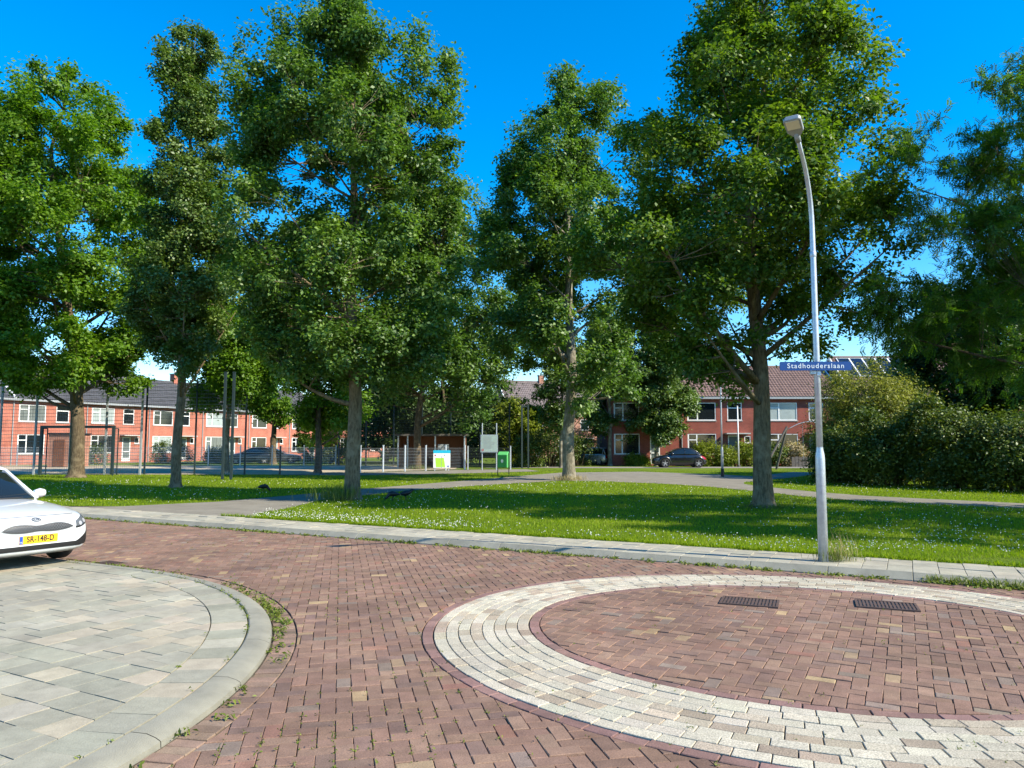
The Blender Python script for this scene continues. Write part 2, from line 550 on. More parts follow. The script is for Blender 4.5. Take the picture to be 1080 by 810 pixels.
def stone(mb, poly, z, col, inset=.004, drop=.004, depth=.03, tilt=.0):
    if len(poly) < 3: return
    a = area(poly)
    if abs(a) < 6e-4: return
    if a < 0: poly = poly[::-1]
    n = len(poly)
    cx, cy = sum(p[0] for p in poly) / n, sum(p[1] for p in poly) / n
    tx, ty = random.gauss(0, tilt), random.gauss(0, tilt)
    top, mid, low = [], [], []
    for (x, y) in poly:
        dx, dy = x - cx, y - cy
        L = math.hypot(dx, dy) + 1e-9
        k = max(0, 1 - inset * 1.4 / L)
        dz = dx * tx + dy * ty
        top.append((cx + dx * k, cy + dy * k, z + dz)); mid.append((x, y, z - drop + dz)); low.append((x, y, z - depth))
    mb.add(top + mid + low, [tuple(range(n))] + [(n + i, n + (i + 1) % n, (i + 1) % n, i) for i in range(n)]
           + [(2 * n + i, 2 * n + (i + 1) % n, n + (i + 1) % n, n + i) for i in range(n)], 0, col)


def jit(c, s=.12):
    k = 1 + random.gauss(0, s)
    return tuple(max(.01, x * k * (1 + random.gauss(0, s * .16))) for x in c)


BRICKS = [((.203, .123, .087), 36), ((.188, .114, .083), 28), ((.218, .137, .096), 20), ((.168, .107, .083), 8), ((.215, .113, .080), 3),
          ((.19, .142, .110), 4), ((.31, .215, .12), 1.8), ((.26, .18, .11), 2.0)]


def brick_col():
    r = random.random() * sum(w for _, w in BRICKS)
    for c, w in BRICKS:
        r -= w
        if r <= 0: return jit(c, .075)
    return BRICKS[0][0]


# clay brick road: herringbone with cut bricks along every edge
road = MB()
ang = R(9)
ux, uy = np.array([math.cos(ang), math.sin(ang)]), np.array([-math.sin(ang), math.cos(ang)])
U = .104
ell_o = lambda p: sdf_ell(p, ECO, EAO, EBO)
ell_i = lambda p: sdf_ell(p, ECI, EAI, EBI)
for inside, ang in ((0, R(13)), (1, R(-28))):
    ux, uy = np.array([math.cos(ang), math.sin(ang)]), np.array([-math.sin(ang), math.cos(ang)])
    for i in range(-190, 130):
        for j in range(-40, 250):
            k = (i - j) % 4
            if k == 0: cells = (i, j, i + 2, j + 1)
            elif k == 3: cells = (i, j, i + 1, j + 2)
            else: continue
            c = ux * ((cells[0] + cells[2]) / 2 * U) + uy * ((cells[1] + cells[3]) / 2 * U)
            x, y = c
            if y < 2.0 or y > 25 or x > .85 * y + 2 or x < -1.05 * y - 2: continue
            kd = KN @ c
            if kd > KD + .15: continue
            so, _ = ell_o(c)
            if inside and so > -.4: continue
            if not inside and so < -.4: continue
            g = .0022
            P = [ux * (a * U + sa) + uy * (b * U + sb) for a, b, sa, sb in
                 ((cells[0], cells[1], g, g), (cells[2], cells[1], -g, g), (cells[2], cells[3], -g, -g), (cells[0], cells[3], g, -g))]
            P = [(float(p[0]) + random.gauss(0, .0012), float(p[1]) + random.gauss(0, .0012)) for p in P]
            if kd > KD - .3: P = clip(P, KN, KD - .115)
            if len(P) < 3: continue
            s, _ = sdf_isl(c)
            if s < -.2: continue
            if s < .5: P = clip_sdf(P, sdf_isl, 1, .225)
            if len(P) < 3: continue
            if inside: P = clip_sdf(P, ell_i, -1, .112)
            elif so < .4: P = clip_sdf(P, ell_o, 1, .112)
            if len(P) < 3: continue
            stone(road, P, Z_ROAD + random.gauss(0, .0022), brick_col(), tilt=.010)
ux, uy = np.array([math.cos(R(13)), math.sin(R(13))]), np.array([-math.sin(R(13)), math.cos(R(13))])


def course(mb, fn, length, colf, z, closed_len=None, g=.004, t0=0.0, t1=2 * math.pi, step=3000, tilt=.01, brk=0.0, **kw):
    """fn(t, s) -> point; s = 0 inner edge, 1 outer edge; lays stones along t by arc length"""
    ts = np.linspace(t0, t1, step)
    pts = np.array([fn(t, .5) for t in ts])
    L = np.concatenate([[0], np.cumsum(np.linalg.norm(np.diff(pts, axis=0), axis=1))])
    n = max(1, int(round(L[-1] / length)))
    off = random.random() * length
    edges = [0] + [off + i * L[-1] / n for i in range(n) if off + i * L[-1] / n < L[-1]] + [L[-1]]
    for a, b in zip(edges[:-1], edges[1:]):
        if b - a < .03: continue
        ta, tb = np.interp([a + g, b - g], L, ts)
        tm = (ta + tb) / 2
        wd = np.linalg.norm(np.array(fn(tm, 0)) - np.array(fn(tm, 1)))
        e = g / max(wd, .01)
        P = [fn(ta, e), fn(ta, 1 - e), fn(tm, 1 - e), fn(tb, 1 - e), fn(tb, e), fn(tm, e)]
        P = [(float(p[0]), float(p[1])) for p in P]
        if min(p[1] for p in P) < 1.5: continue
        stone(mb, P, z + random.gauss(0, .0018), colf(), tilt=tilt, **kw)


def ell_pt(c, a, b, t, off=0.0):
    p = c + EX * (a * math.cos(t)) + EY * (b * math.sin(t))
    n = EX * (math.cos(t) / a) + EY * (math.sin(t) / b)
    return p + n / np.linalg.norm(n) * off


course(road, lambda t, s: ell_pt(ECO, EAO, EBO, t, .005 + s * .10), .205, lambda: jit((.20, .118, .10), .10), Z_ROAD)
course(road, lambda t, s: ell_pt(ECI, EAI, EBI, t, -.105 + s * .10), .205, lambda: jit((.20, .118, .10), .10), Z_ROAD)
# gutter course round the island and along the far kerb
def isl_path(t, off):
    """t < 0: along the straight kerb to the left of the arc, t > 0: along the arc (radians)"""
    if t <= 0:
        return IP + KT * (t * IR) + KN * off
    a = math.atan2(KN[1], KN[0]) - t
    return IC + np.array([math.cos(a), math.sin(a)]) * (IR + off)


course(road, lambda t, s: isl_path(t, .015 + s * .20), .105, lambda: jit((.22, .145, .105), .14), Z_ROAD - .004, t0=-3.0, t1=1.9)
course(road, lambda t, s: KN * (KD - .112 + s * .10) + KT * t, .205, lambda: jit((.215, .135, .10), .12), Z_ROAD - .004, t0=-22, t1=14)
o = road.build('road', mBRICK)
tag(o, kind='structure')

ring = MB()


def block_col():
    r = random.random()
    if r < .70: return jit((.41, .37, .285), .06)
    if r < .90: return jit((.36, .305, .225), .08)
    return jit((.30, .24, .175), .09)


NC = 8
for q in range(NC):
    def fn(t, s, q=q):
        k = (q + s) / NC
        return ell_pt(ECI, EAI, EBI, t) * (1 - k) + ell_pt(ECO, EAO, EBO, t) * k
    course(ring, fn, .212, block_col, Z_ROAD + .002, g=.0035, tilt=.005, inset=.003, drop=.003)
o = ring.build('road_ring_marking', mBLOCK)
tag(o, kind='structure')

# tiled island: concrete kerb, a radial edge row, 30 cm tiles behind
isl = MB()
PV = KT
def tile_col(far):
    r = random.random()
    if r < (.26 if far else .05): return jit((.36, .312, .228), .05)
    if r < (.50 if far else .2): return jit((.325, .30, .23), .06)
    return jit((.275, .262, .198) if not far else (.30, .28, .212), .05)


V0 = 3.70      # KN.p where the bond turns
TS = .275
for far in (0, 1):
    for i in range(-60, 60):
        for j in range(-40, 60):
            if far:
                a0 = i * TS; b0 = V0 + j * TS + (TS / 2 if i % 2 else 0)
                if b0 + TS < V0: continue
            else:
                b0 = V0 - (j + 1) * TS; a0 = i * TS + (TS / 2 if j % 2 else 0)
                if j < 0: continue
            g = .0034
            P = [(PV * (a0 + da) + KN * (b0 + db)) for da, db in ((g, g), (TS - g, g), (TS - g, TS - g), (g, TS - g))]
            P = [(float(p[0]), float(p[1])) for p in P]
            c = np.mean(P, axis=0)
            if c[1] < 1 or c[1] > 24 or c[0] < -1.15 * c[1] - 4: continue
            if far and min(KN @ np.array(p) for p in P) < V0:
                P = clip(P, -KN, -(V0 + g))
                if len(P) < 3: continue
            s, _ = sdf_isl(c)
            if s > -.25: continue
            if s > -1: P = clip_sdf(P, sdf_isl, -1, .537)
            if len(P) < 3: continue
            stone(isl, P, Z_ISL + random.gauss(0, .0015), tile_col(far), inset=.0008, drop=.0006, tilt=.003)
course(isl, lambda t, s: isl_path(t, -.53 + s * .32), .30, lambda: tile_col(0), Z_ISL, t0=-3.0, t1=1.9, inset=.0008, drop=.0006, tilt=.003)
o = isl.build('tiled_pavement', mTILE)
tag(o, kind='structure')
bed = MB()
arc = [tuple(isl_path(t, -.195)) for t in np.linspace(-3.0, 1.9, 60)]
bed.add([(float(x), float(y), Z_ISL - .012) for x, y in arc + [(-6, .8), (-20, .8), (-24, 18)]], [tuple(range(63))])
tag(bed.build('pavement_bed', mMOSS), kind='structure')
kb = MB()
ts = list(np.linspace(-3.0, 0, 19))[:-1] + list(np.linspace(0, 1.9, 70))
prof = [(-.20, -.05), (-.20, Z_ISL - .002), (-.19, Z_ISL + .004), (-.09, Z_ISL), (-.03, .040), (.0, .022), (.006, -.05)]
K = len(prof)
acc = 0
for i in range(len(ts) - 1):
    a, b = ts[i], ts[i + 1]
    gap = .0012 if i % 7 == 0 else 0
    vs = [tuple(isl_path(t, o_)) + (z_,) for t in (a + gap, b) for (o_, z_) in prof]
    kb.add(vs, [(K + k, k, k + 1, K + k + 1) for k in range(K - 1)])
o = kb.build('kerb', mKERB); auto_smooth(o, 30)
tag(o, kind='structure')

# far pavement: kerb stones and four rows of tiles
fw = MB()
for i in range(-75, 50):
    for j in range(4):
        a0, b0 = i * .3, KD + .125 + j * .283
        g = .003
        P = [KT * (a0 + da) + KN * (b0 + db) for da, db in ((g, g), (.3 - g, g), (.3 - g, .283 - g), (g, .283 - g))]
        if P[0][1] < 2: continue
        stone(fw, [(float(p[0]), float(p[1])) for p in P], Z_WALK + random.gauss(0, .003),
              jit((.32, .30, .235) if random.random() < .8 else (.35, .32, .245), .05), inset=.004, drop=.003, tilt=.006)
tag(fw.build('pavement', mTILE), kind='structure')
sheet('pavement_soil', [kpt(-25, KD + .11), kpt(20, KD + .11), kpt(20, WALK), kpt(-25, WALK)], Z_WALK - .012, mMOSS)
fk = MB()
for i in range(-24, 16):
    a, b = i * 1.0 + .003, i * 1.0 + .997
    zt_ = Z_WALK + .004 + random.gauss(0, .002)
    pf = [(0, -.1), (0, .006), (.095, zt_ - .010), (.106, zt_), (.12, zt_), (.12, -.1)]
    n_ = len(pf)
    fk.add([kpt(a, KD + d_) + (z_,) for d_, z_ in pf] + [kpt(b, KD + d_) + (z_,) for d_, z_ in pf],
           [tuple(reversed(range(n_))), tuple(range(n_, 2 * n_))] + [(i_, (i_ + 1) % n_, n_ + (i_ + 1) % n_, n_ + i_) for i_ in range(n_)])
o = fk.build('kerb_stones', mKERB); bevel(o, .008, 2)
tag(o, kind='structure')


# two cast iron gully grates in the ring
def grate(loc, rz, label):
    root = empty('drain_grate', loc, rz)
    tag(root, label, 'drain cover', 'drain grates in the brick circle')
    b = MB()
    w, d = .30, .20
    for x0, x1, y0, y1 in ((-w, w, -d, -d + .025), (-w, w, d - .025, d), (-w, -w + .025, -d + .025, d - .025), (w - .025, w, -d + .025, d - .025)):
        b.box(x0, x1, y0, y1, -.01, .010)
    f = b.build('frame', mIRON, root)
    b = MB()
    n = 15
    for k in range(n):
        x = -w + .03 + (k + .5) * (2 * w - .06) / n
        b.box(x - .011, x + .011, -d + .025, d - .025, -.01, .008)
    b.box(-w + .025, w - .025, -.012, .012, -.012, .006)
    b.build('bars', mIRON, root)
    b = MB(); b.box(-w + .02, w - .02, -d + .02, d - .02, -.012, .0035)
    b.build('pit', mINK, root)


grate((2.58, 8.20, .006), R(-22), 'rusty drain grate in the brick circle, nearer the middle of the ring')
grate((3.98, 8.03, .006), R(-22), 'rusty drain grate in the brick circle, nearer the right end of the ring')
mh = empty('manhole_cover', (-5.80, 10.86, .004), R(-28))
tag(mh, 'small rusty brown manhole cover on the brick edge beside the white car', 'manhole cover')
b = MB(); b.box(-.2, .2, -.13, .13, -.02, .010); bevel(b.build('rim', mIRON, mh), .004)
b = MB()
for k in range(5): b.box(-.17, .17, -.10 + k * .045, -.075 + k * .045, .010, .014)
b.build('ribs', mIRON, mh)


# ------------------------------------------------------------------ plants
def quads_mesh(name, V, mats, parent=None, tint=None):
    """V: (N,4,3) leaf corners"""
    n = len(V)
    me = bpy.data.meshes.new(name)
    me.vertices.add(n * 4); me.loops.add(n * 4); me.polygons.add(n)
    me.vertices.foreach_set('co', V.astype(np.float32).ravel())
    me.loops.foreach_set('vertex_index', np.arange(n * 4, dtype=np.int32))
    me.polygons.foreach_set('loop_start', np.arange(0, n * 4, 4, dtype=np.int32))
    me.polygons.foreach_set('loop_total', np.full(n, 4, dtype=np.int32))
    if tint is not None:
        at = me.attributes.new('tint', 'FLOAT', 'FACE')
        at.data.foreach_set('value', tint.astype(np.float32))
    me.update(calc_edges=True)
    return link_mesh(name, me, mats, parent)


def nrmz(a):
    return a / (np.linalg.norm(a, axis=1, keepdims=True) + 1e-9)


def leaf_quads(P, size, up=.5, droop=.2, out=None, aspect=.62, var=.3):
    n = len(P)
    N = rng.normal(size=(n, 3)); N[:, 2] = np.abs(N[:, 2]) + up
    if out is not None: N += out * .7
    N = nrmz(N)
    A = rng.normal(size=(n, 3)); A[:, 2] -= droop
    if out is not None: A += out * .6
    A = nrmz(A - N * (A * N).sum(1, keepdims=True))
    B = np.cross(N, A)
    L = size * rng.uniform(1 - var, 1 + var, (n, 1)); Wd = L * aspect
    V = np.empty((n, 4, 3))
    V[:, 0] = P - A * L * .5
    V[:, 1] = P - B * Wd * .5 + A * L * .06 + N * L * .09
    V[:, 2] = P + A * L * .5 - N * L * .05
    V[:, 3] = P + B * Wd * .5 + A * L * .06 + N * L * .09
    return V


class Lump:
    """smooth random function on the sphere, for an uneven outline"""
    def __init__(s, n=9, amp=.28):
        s.d = nrmz(rng.normal(size=(n, 3))); s.k = rng.uniform(2.5, 6, n); s.a = rng.uniform(-1, 1, n) * amp

    def __call__(s, D):
        return 1 + (np.exp(s.k * (D @ s.d.T - 1)) * s.a).sum(1)


def crown_points(rows, n, depth=.9, shell=.42, lump=.3, zj=.0):
    z = np.array([r[0] for r in rows])[::-1]; c = np.array([r[1] for r in rows])[::-1]; r = np.array([r[2] for r in rows])[::-1]
    zz = np.linspace(z[0], z[-1], 400); rr = np.interp(zz, z, r)
    w = rr ** 1.75 + .04; cdf = np.cumsum(w) / w.sum()
    pz = np.interp(rng.random(n), cdf, zz)
    th = rng.uniform(0, 2 * np.pi, n)
    rad = rng.random(n) ** shell
    D = np.stack([np.cos(th), np.sin(th), np.zeros(n)], 1)
    R_ = np.interp(pz, z, r)
    lm = Lump(14, lump)
    zr = (pz - z.mean()) / (z[-1] - z[0]) * 2
    DD = nrmz(np.stack([np.cos(th), np.sin(th), zr], 1))
    k = np.clip(lm(DD), .6, 1.25)
    X = np.interp(pz, z, c) + np.cos(th) * R_ * rad * k
    Y = np.sin(th) * R_ * rad * k * depth
    return np.stack([X, Y, pz], 1)


def tree(name, label, loc, rows, leaf_mat, bark, r0, n_clump=260, n_leaf=45000, leaf=.12, sig=.34, spread=.5, group='trees', cat='tree',
         limbs=16, lean=(0, 0), shell=.42, up=.5, droop=.25, fork=None, aspect=.62, spikes=(), depth=.9, lump=.3, stretch=1.0, rise=.75, twig=True, bare=None, lobe=2.5, pinnate=False):
    root = empty(name, (loc[0], loc[1], Z_LAWN))
    tag(root, label, cat, group)
    n_clump = int(n_clump * 2.1); n_leaf = int(n_leaf * 2.35)
    nl = max(24, int(n_clump / 6))
    LC = crown_points([(r[0], r[1], r[2] * 1.02) for r in rows], nl, depth, shell, lump)
    lr = sig * lobe * rng.uniform(.65, 1.3, nl)
    li = rng.integers(0, nl, n_clump)
    lo_ = nrmz(rng.normal(size=(n_clump, 3))) * (rng.random((n_clump, 1)) ** .5) * lr[li][:, None] * np.array([1, 1, 1.0])
    C = LC[li] + lo_
    rz_ = np.array([r[0] for r in rows])[::-1]; rc_ = np.interp(C[:, 2], rz_, np.array([r[1] for r in rows])[::-1]); rr_ = np.interp(C[:, 2], rz_, np.array([r[2] for r in rows])[::-1])
    dd_ = np.hypot(C[:, 0] - rc_, C[:, 1] / depth) + 1e-6
    kk_ = np.minimum(1, (rr_ * rng.uniform(.90, 1.14, len(C)) + .22) / dd_)
    C[:, 0] = rc_ + (C[:, 0] - rc_) * kk_; C[:, 1] *= kk_
    CO = nrmz(lo_ + 1e-6)
    cl = li.copy()
    na = 16
    za = np.linspace(rows[-1][0] * .4 + rows[0][0] * .6, rows[0][0] * .99, na)
    ra = np.interp(za, rz_, np.array([r[2] for r in rows])[::-1]) * .32
    CA = np.stack([np.interp(za, rz_, np.array([r[1] for r in rows])[::-1]) + rng.normal(0, 1, na) * ra, rng.normal(0, 1, na) * ra - ra * .5, za], 1)
    C = np.vstack([C, CA]); CO = np.vstack([CO, nrmz(rng.normal(size=(na, 3)))]); cl = np.concatenate([cl, rng.integers(0, nl, na)])
    for (x, z0, z1, w) in spikes:
        m = 10
        zz = np.linspace(z0, z1, m)
        C = np.vstack([C, np.stack([x + rng.normal(0, w, m), rng.normal(0, w, m) , zz], 1)])
        CO = np.vstack([CO, nrmz(rng.normal(size=(m, 3)))])
        cl = np.concatenate([cl, np.full(m, 0)])
    zs = np.array([r[0] for r in rows])[::-1]; cs = np.array([r[1] for r in rows])[::-1]
    ztop = zs[-1]; zbot = zs[0]
    # trunk line
    mb = MB()
    nT = 16
    tz = np.linspace(0, ztop * .93, nT)
    ph = rng.uniform(0, 6.28, 4)
    tx = np.interp(tz, zs, cs) * np.clip((tz - zbot * .6) / (ztop - zbot * .6), 0, 1) + .06 * np.sin(tz * .9 + ph[0]) * np.minimum(tz, 3) / 3 + lean[0] * tz
    ty = .06 * np.sin(tz * .8 + ph[1]) * np.minimum(tz, 3) / 3 + lean[1] * tz
    tr = r0 * np.clip(1 - tz / (ztop * .98), .04, 1) ** .85
    tpts = [(tx[0], ty[0], -.15), (tx[0], ty[0], .02), (tx[0] + .01, ty[0], .18), (tx[0] + .01, ty[0], .5)] + [(tx[i], ty[i], tz[i]) for i in range(1, nT)]
    trd = [r0 * 1.75, r0 * 1.5, r0 * 1.15, r0 * 1.02] + [tr[i] for i in range(1, nT)]
    mb.tube(tpts, trd, 14, True)
    # limbs: spread clumps far from the axis, attached lower down the trunk
    ax = lambda z: np.array([np.interp(z, tz, tx), np.interp(z, tz, ty), z])
    order = rng.permutation(len(C))
    chosen, nodes, nrad = [], [], []
    for i in order:
        c = C[i]
        if all(np.linalg.norm(c - C[j]) > (ztop - zbot) * .16 for j in chosen):
            chosen.append(i)
        if len(chosen) >= limbs: break
    for i in chosen:
        c = C[i]
        d = np.linalg.norm(c[:2] - ax(c[2])[:2])
        zb = max(zbot * .72 if bare is None else bare, min(c[2] - d * rise, ztop * .85))
        b = ax(zb)
        mid = b * .45 + c * .55 + np.array([0, 0, -.10 * d]) + rng.normal(0, .12, 3)
        rb = max(.018, np.interp(zb, tz, tr) * rng.uniform(.30, .5))
        ts_ = np.linspace(0, 1, 7)
        P = [tuple((1 - t) ** 2 * b + 2 * t * (1 - t) * mid + t * t * c) for t in ts_]
        mb.tube(P, [rb * (1 - .8 * t) for t in ts_], 6, True)
        for t in ts_[2:]:
            nodes.append((1 - t) ** 2 * b + 2 * t * (1 - t) * mid + t * t * c); nrad.append(rb * (1 - .8 * t))
    for z in np.linspace(zbot, ztop * .9, 14):
        nodes.append(ax(z)); nrad.append(np.interp(z, tz, tr))
    nodes = np.array(nodes); nrad = np.array(nrad)
    dirs = np.zeros_like(C)
    for i, c in enumerate(C):
        dd = np.linalg.norm(nodes - c, axis=1) + np.where(nodes[:, 2] > c[2] + .2, 2.0, 0)
        k = int(np.argmin(dd)); a = nodes[k]
        dirs[i] = (c - a) / (np.linalg.norm(c - a) + 1e-6)
        if twig and i not in chosen and dd[k] < (ztop - zbot) * .16:
            r_ = min(.022, nrad[k] * .5) * max(.6, leaf / .12)
            m_ = (a + c) / 2 + rng.normal(0, .07, 3)
            mb.tube([a, m_, c + dirs[i] * .2], [r_, r_ * .7, r_ * .25], 4, False)
    if pinnate:
        P0, AX, NN, LL, TT = [], [], [], [], []
        for i, c in enumerate(C):
            o_ = nrmz((dirs[i] * .9 + CO[i] * .5 + np.array([0, 0, .1]))[None])[0]
            for q in range(6):
                d = o_ + rng.normal(0, .55, 3)
                d /= np.linalg.norm(d)
                L = rng.uniform(.45, .85)
                t = np.linspace(0, 1, 4)
                if q < 3: mb.tube(c + np.outer(t, d) * L + np.outer(t ** 2, [0, 0, -.35 * L]), [.008, .006, .005, .002], 3, False)
                a = (.12 + .88 * (np.arange(8) + rng.random(8)) / 8)[:, None]
                P0.append(c + d * L * a + np.array([0, 0, -.35 * L]) * a * a)
                AX.append(d * .5 + rng.normal(0, .6, (8, 3)) + np.array([0, 0, -.35]))
                NN.append(np.array([0, 0, 1]) + rng.normal(0, .4, (8, 3)))
                TT.append(np.full(8, (i % 7) / 16))
        P0 = np.concatenate(P0); AX = nrmz(np.concatenate(AX)); NN = nrmz(np.concatenate(NN)); TT = np.concatenate(TT)
        BB = nrmz(np.cross(NN, AX)); NN = np.cross(AX, BB)
        LL = rng.uniform(.16, .26, (len(P0), 1))
        Q = []
        for m_ in range(6):
            u_ = (m_ + .6) / 6
            for sg in ((-1, 1) if m_ < 5 else (0,)):
                st = P0 + AX * LL * u_ - NN * .04 * u_ * u_
                dr = nrmz(BB * sg * .9 + AX * (.45 if sg else 1) - NN * .15)
                w_ = np.cross(NN, dr) * leaf * .21
                h_ = st + dr * leaf * .5
                Q.append(np.stack([st, h_ - w_, st + dr * leaf, h_ + w_], 1))
        tt = np.tile(TT, len(Q)); Q = np.concatenate(Q)
    tk = mb.build('trunk', bark, root, smooth=True)
    if pinnate:
        quads_mesh('crown', Q, leaf_mat, root, tt)
        return root
    # leaves
    dirs = nrmz(dirs + np.array([0, 0, .25]))
    nc = len(C)
    wts = rng.uniform(.5, 1.5, nc)
    cnt = rng.multinomial(n_leaf, wts / wts.sum())
    idx = np.repeat(np.arange(nc), cnt)
    s = sig * .55 * rng.uniform(.7, 1.35, nc)[idx][:, None]
    off = rng.normal(size=(len(idx), 3)) * s * np.array([1, 1, .75])
    off += dirs[idx] * (rng.normal(size=(len(idx), 1)) * s * spread * stretch)
    P = C[idx] + off
    V = leaf_quads(P, leaf, up, droop, nrmz(off / s * .6 + CO[idx] * 1.2 + np.array([0, 0, .2])) , aspect)
    tint = np.clip((rng.uniform(0, .25, nc) + rng.uniform(0, .2, nl)[cl])[idx], 0, 1)
    quads_mesh('crown', V, leaf_mat, root, tint)
    return root


def shrub(name, label, loc, rx, ry, h, mat, n_leaf=9000, n_clump=70, leaf=.1, sig=.22, group='shrubs', cat='shrub', bark=None, up=.4, droop=.1, aspect=.6, z0=.1, top=1.0, upright=False, lump=.35, tips=0):
    root = empty(name, (loc[0], loc[1], Z_LAWN))
    tag(root, label, cat, group)
    th = rng.uniform(0, 2 * np.pi, n_clump); u = rng.random(n_clump)
    v = rng.random(n_clump) ** .8
    zz = z0 + (h - z0 - sig) * v
    prof = np.sqrt(np.clip(1 - (np.clip((zz / h - .35) / .68, 0, 1)) ** 2.2, 0.03, 1)) * (.86 + .14 * np.clip(zz / h / .3, 0, 1))
    rad = u ** .38
    lm = Lump(10, lump)
    k = np.clip(lm(nrmz(np.stack([np.cos(th), np.sin(th), zz / h - .4], 1))), .7, 1.2)
    C = np.stack([np.cos(th) * rx * prof * rad * k, np.sin(th) * ry * prof * rad * k, zz * np.clip(k, .9, 1.12)], 1)
    mb = MB()
    for i in range(min(n_clump, 36)):
        c = C[i]
        b = np.array([c[0] * .25, c[1] * .25, -.1])
        mb.tube([b, (b + c) / 2 + np.array([0, 0, .12 * h]), c], [.03, .02, .008], 5, False)
    mb.build('stems', bark or mBARKB, root, smooth=True)
    cnt = rng.multinomial(n_leaf, np.full(n_clump, 1 / n_clump)); idx = np.repeat(np.arange(n_clump), cnt)
    off = rng.normal(size=(len(idx), 3)) * sig * rng.uniform(.7, 1.3, n_clump)[idx][:, None]
    if upright: off *= np.array([.6, .6, 1.9])
    P = C[idx] + off
    P[:, 2] = np.maximum(P[:, 2], .03)
    V = leaf_quads(P, leaf, up, droop, nrmz(off + C[idx] * np.array([.25, .25, .1])), aspect)
    quads_mesh('foliage', V, mat, root, rng.uniform(0, .45, n_clump)[idx])
    return root


G1 = 'trees on the lawn along the street'
tree('maple_tree', 'broad light green maple behind the white car, its crown running off the left edge', (-22.42, 38.29),
     [(21.75, -.81, .51), (21.0, -1.41, 2.68), (19.42, -1.92, 4.62), (17.33, -2.75, 5.94), (14.74, -3.11, 6.67), (11.15, -2.92, 6.62), (8.13, -2.63, 6.2), (6.13, -2.03, 5.19), (4.89, -2.46, 4.68)],
     mMAPLE, mBARKB, .36, 520, 80000, .20, .50, group=G1, limbs=26, shell=.40, lump=.35)
tree('hornbeam_tree', 'slender columnar tree with dense grey green crown on the left lawn', (-13.17, 29.17),
     [(19.0, -.5, .29), (18.35, -.36, .84), (16.81, -.05, 1.17), (14.8, .18, 1.39), (12.02, .24, 1.73), (8.9, .27, 1.94), (6.6, .32, 1.89), (4.89, .38, 1.5)],
     mCOLUM, mBARK, .19, 330, 52000, .135, .30, group=G1, limbs=22, shell=.5, lump=.15, rise=1.8, droop=-.2)
tree('oak_tree', 'tall oak with several leading shoots beside the footpath, its trunk streaked grey', (-4.89, 22.77),
     [(16.52, -.53, .26), (15.88, -.47, .61), (15.08, -.45, 1.22), (14.13, -.36, 2.21), (13.18, -.19, 2.96), (11.93, -.21, 3.29), (9.76, -.33, 3.47), (7.62, -.23, 3.57), (5.82, -.22, 3.4), (4.63, -.11, 2.79), (3.74, .2, 1.76)],
     mOAK, mBARK, .24, 480, 76000, .125, .33, group=G1, limbs=26, shell=.42, spikes=((-2.6, 12.6, 15.6, .16), (-2.9, 11.2, 13.8, .35), (-3.5, 10.2, 13.0, .35), (-3.9, 11.2, 14.9, .16), (-3.3, 11.5, 13.6, .3), (-1.7, 14, 15.9, .12), (1.9, 13, 14.9, .14), (2.9, 12, 13.9, .14)), bare=2.9)
tree('young_maple_tree', 'small tree with low thin trunk between the columnar tree and the tall oak', (-11.66, 44.65),
     [(14.6, -1.66, 1.0), (13.1, -1.44, 2.6), (9.78, -1.02, 3.42), (5.71, -.21, 2.96), (3.41, .15, 2.35), (2.2, .24, 1.43)],
     mMAPLE, mBARKB, .20, 200, 26000, .20, .48, group=G1, limbs=14)
tree('young_maple_tree', 'pale thin trunk with a light crown right behind the twin tall posts', (-16.9, 44.0),
     [(14.0, -.2, .8), (12.8, .2, 2.4), (10.8, .6, 3.9), (8.0, .9, 4.2), (5.6, .6, 3.6), (4.2, .4, 2.2)], mMAPLE, mBARKP, .17, 220, 30000, .20, .48, group=G1, limbs=14)
tree('round_maple_tree', 'shady tree with a dark trunk in front of the timber shelter', (-6.56, 51.5),
     [(21.5, .3, .9), (19.5, .9, 2.6), (16.47, 1.8, 4.3), (11.69, 2.4, 5.6), (7.4, 1.9, 4.8), (5.2, 1.6, 4.0), (4.0, 1.4, 2.6)],
     mOAK, mBARKB, .27, 300, 36000, .22, .58, group=G1, limbs=18)
tree('oak_tree', 'upright oak with a pale patched trunk by the far side of the footpath', (2.69, 35.28),
     [(19.68, -.34, .47), (19.0, .24, 1.76), (17.54, .21, 2.34), (15.14, .0, 3.5), (11.82, .05, 4.4), (8.55, .25, 4.3), (5.78, .8, 3.3), (4.41, 1.1, 2.4)],
     mOAK, mBARKP, .30, 330, 50000, .17, .42, group=G1, limbs=20, lump=.34, spikes=((-.2, 18.5, 20.0, .2), (1.6, 17.6, 19.4, .2), (-2.2, 15, 17.2, .2), (-3.0, 13.0, 15.0, .2)))
tree('oak_tree', 'largest oak with thick dark trunk and yellow green top behind the street name sign', (6.65, 19.78),
     [(14.86, .55, .93), (14.02, .16, 2.02), (13.32, .22, 2.36), (12.49, .47, 2.79), (11.4, .60, 3.0), (10.58, .2, 3.4), (8.7, -.25, 3.9), (7.11, -.35, 4.05), (5.8, -.25, 3.8), (4.76, -.1, 3.0), (3.86, .1, 2.1)],
     mOAKY, mBARK, .255, 470, 72000, .12, .33, group=G1, limbs=28, lump=.34, bare=2.7)
G2 = 'small columnar trees before the red terrace'
tree('columnar_tree', 'columnar tree by the rear of the silver car', (8.0, 60.8), [(13.2, .14, .95), (9.0, .1, 2.3), (4.96, .05, 2.37), (2.51, .11, 1.47)],
     mCOLUM, mBARKP, .17, 170, 24000, .22, .42, group=G2, limbs=8, rise=1.6, lump=.15, shell=.5)
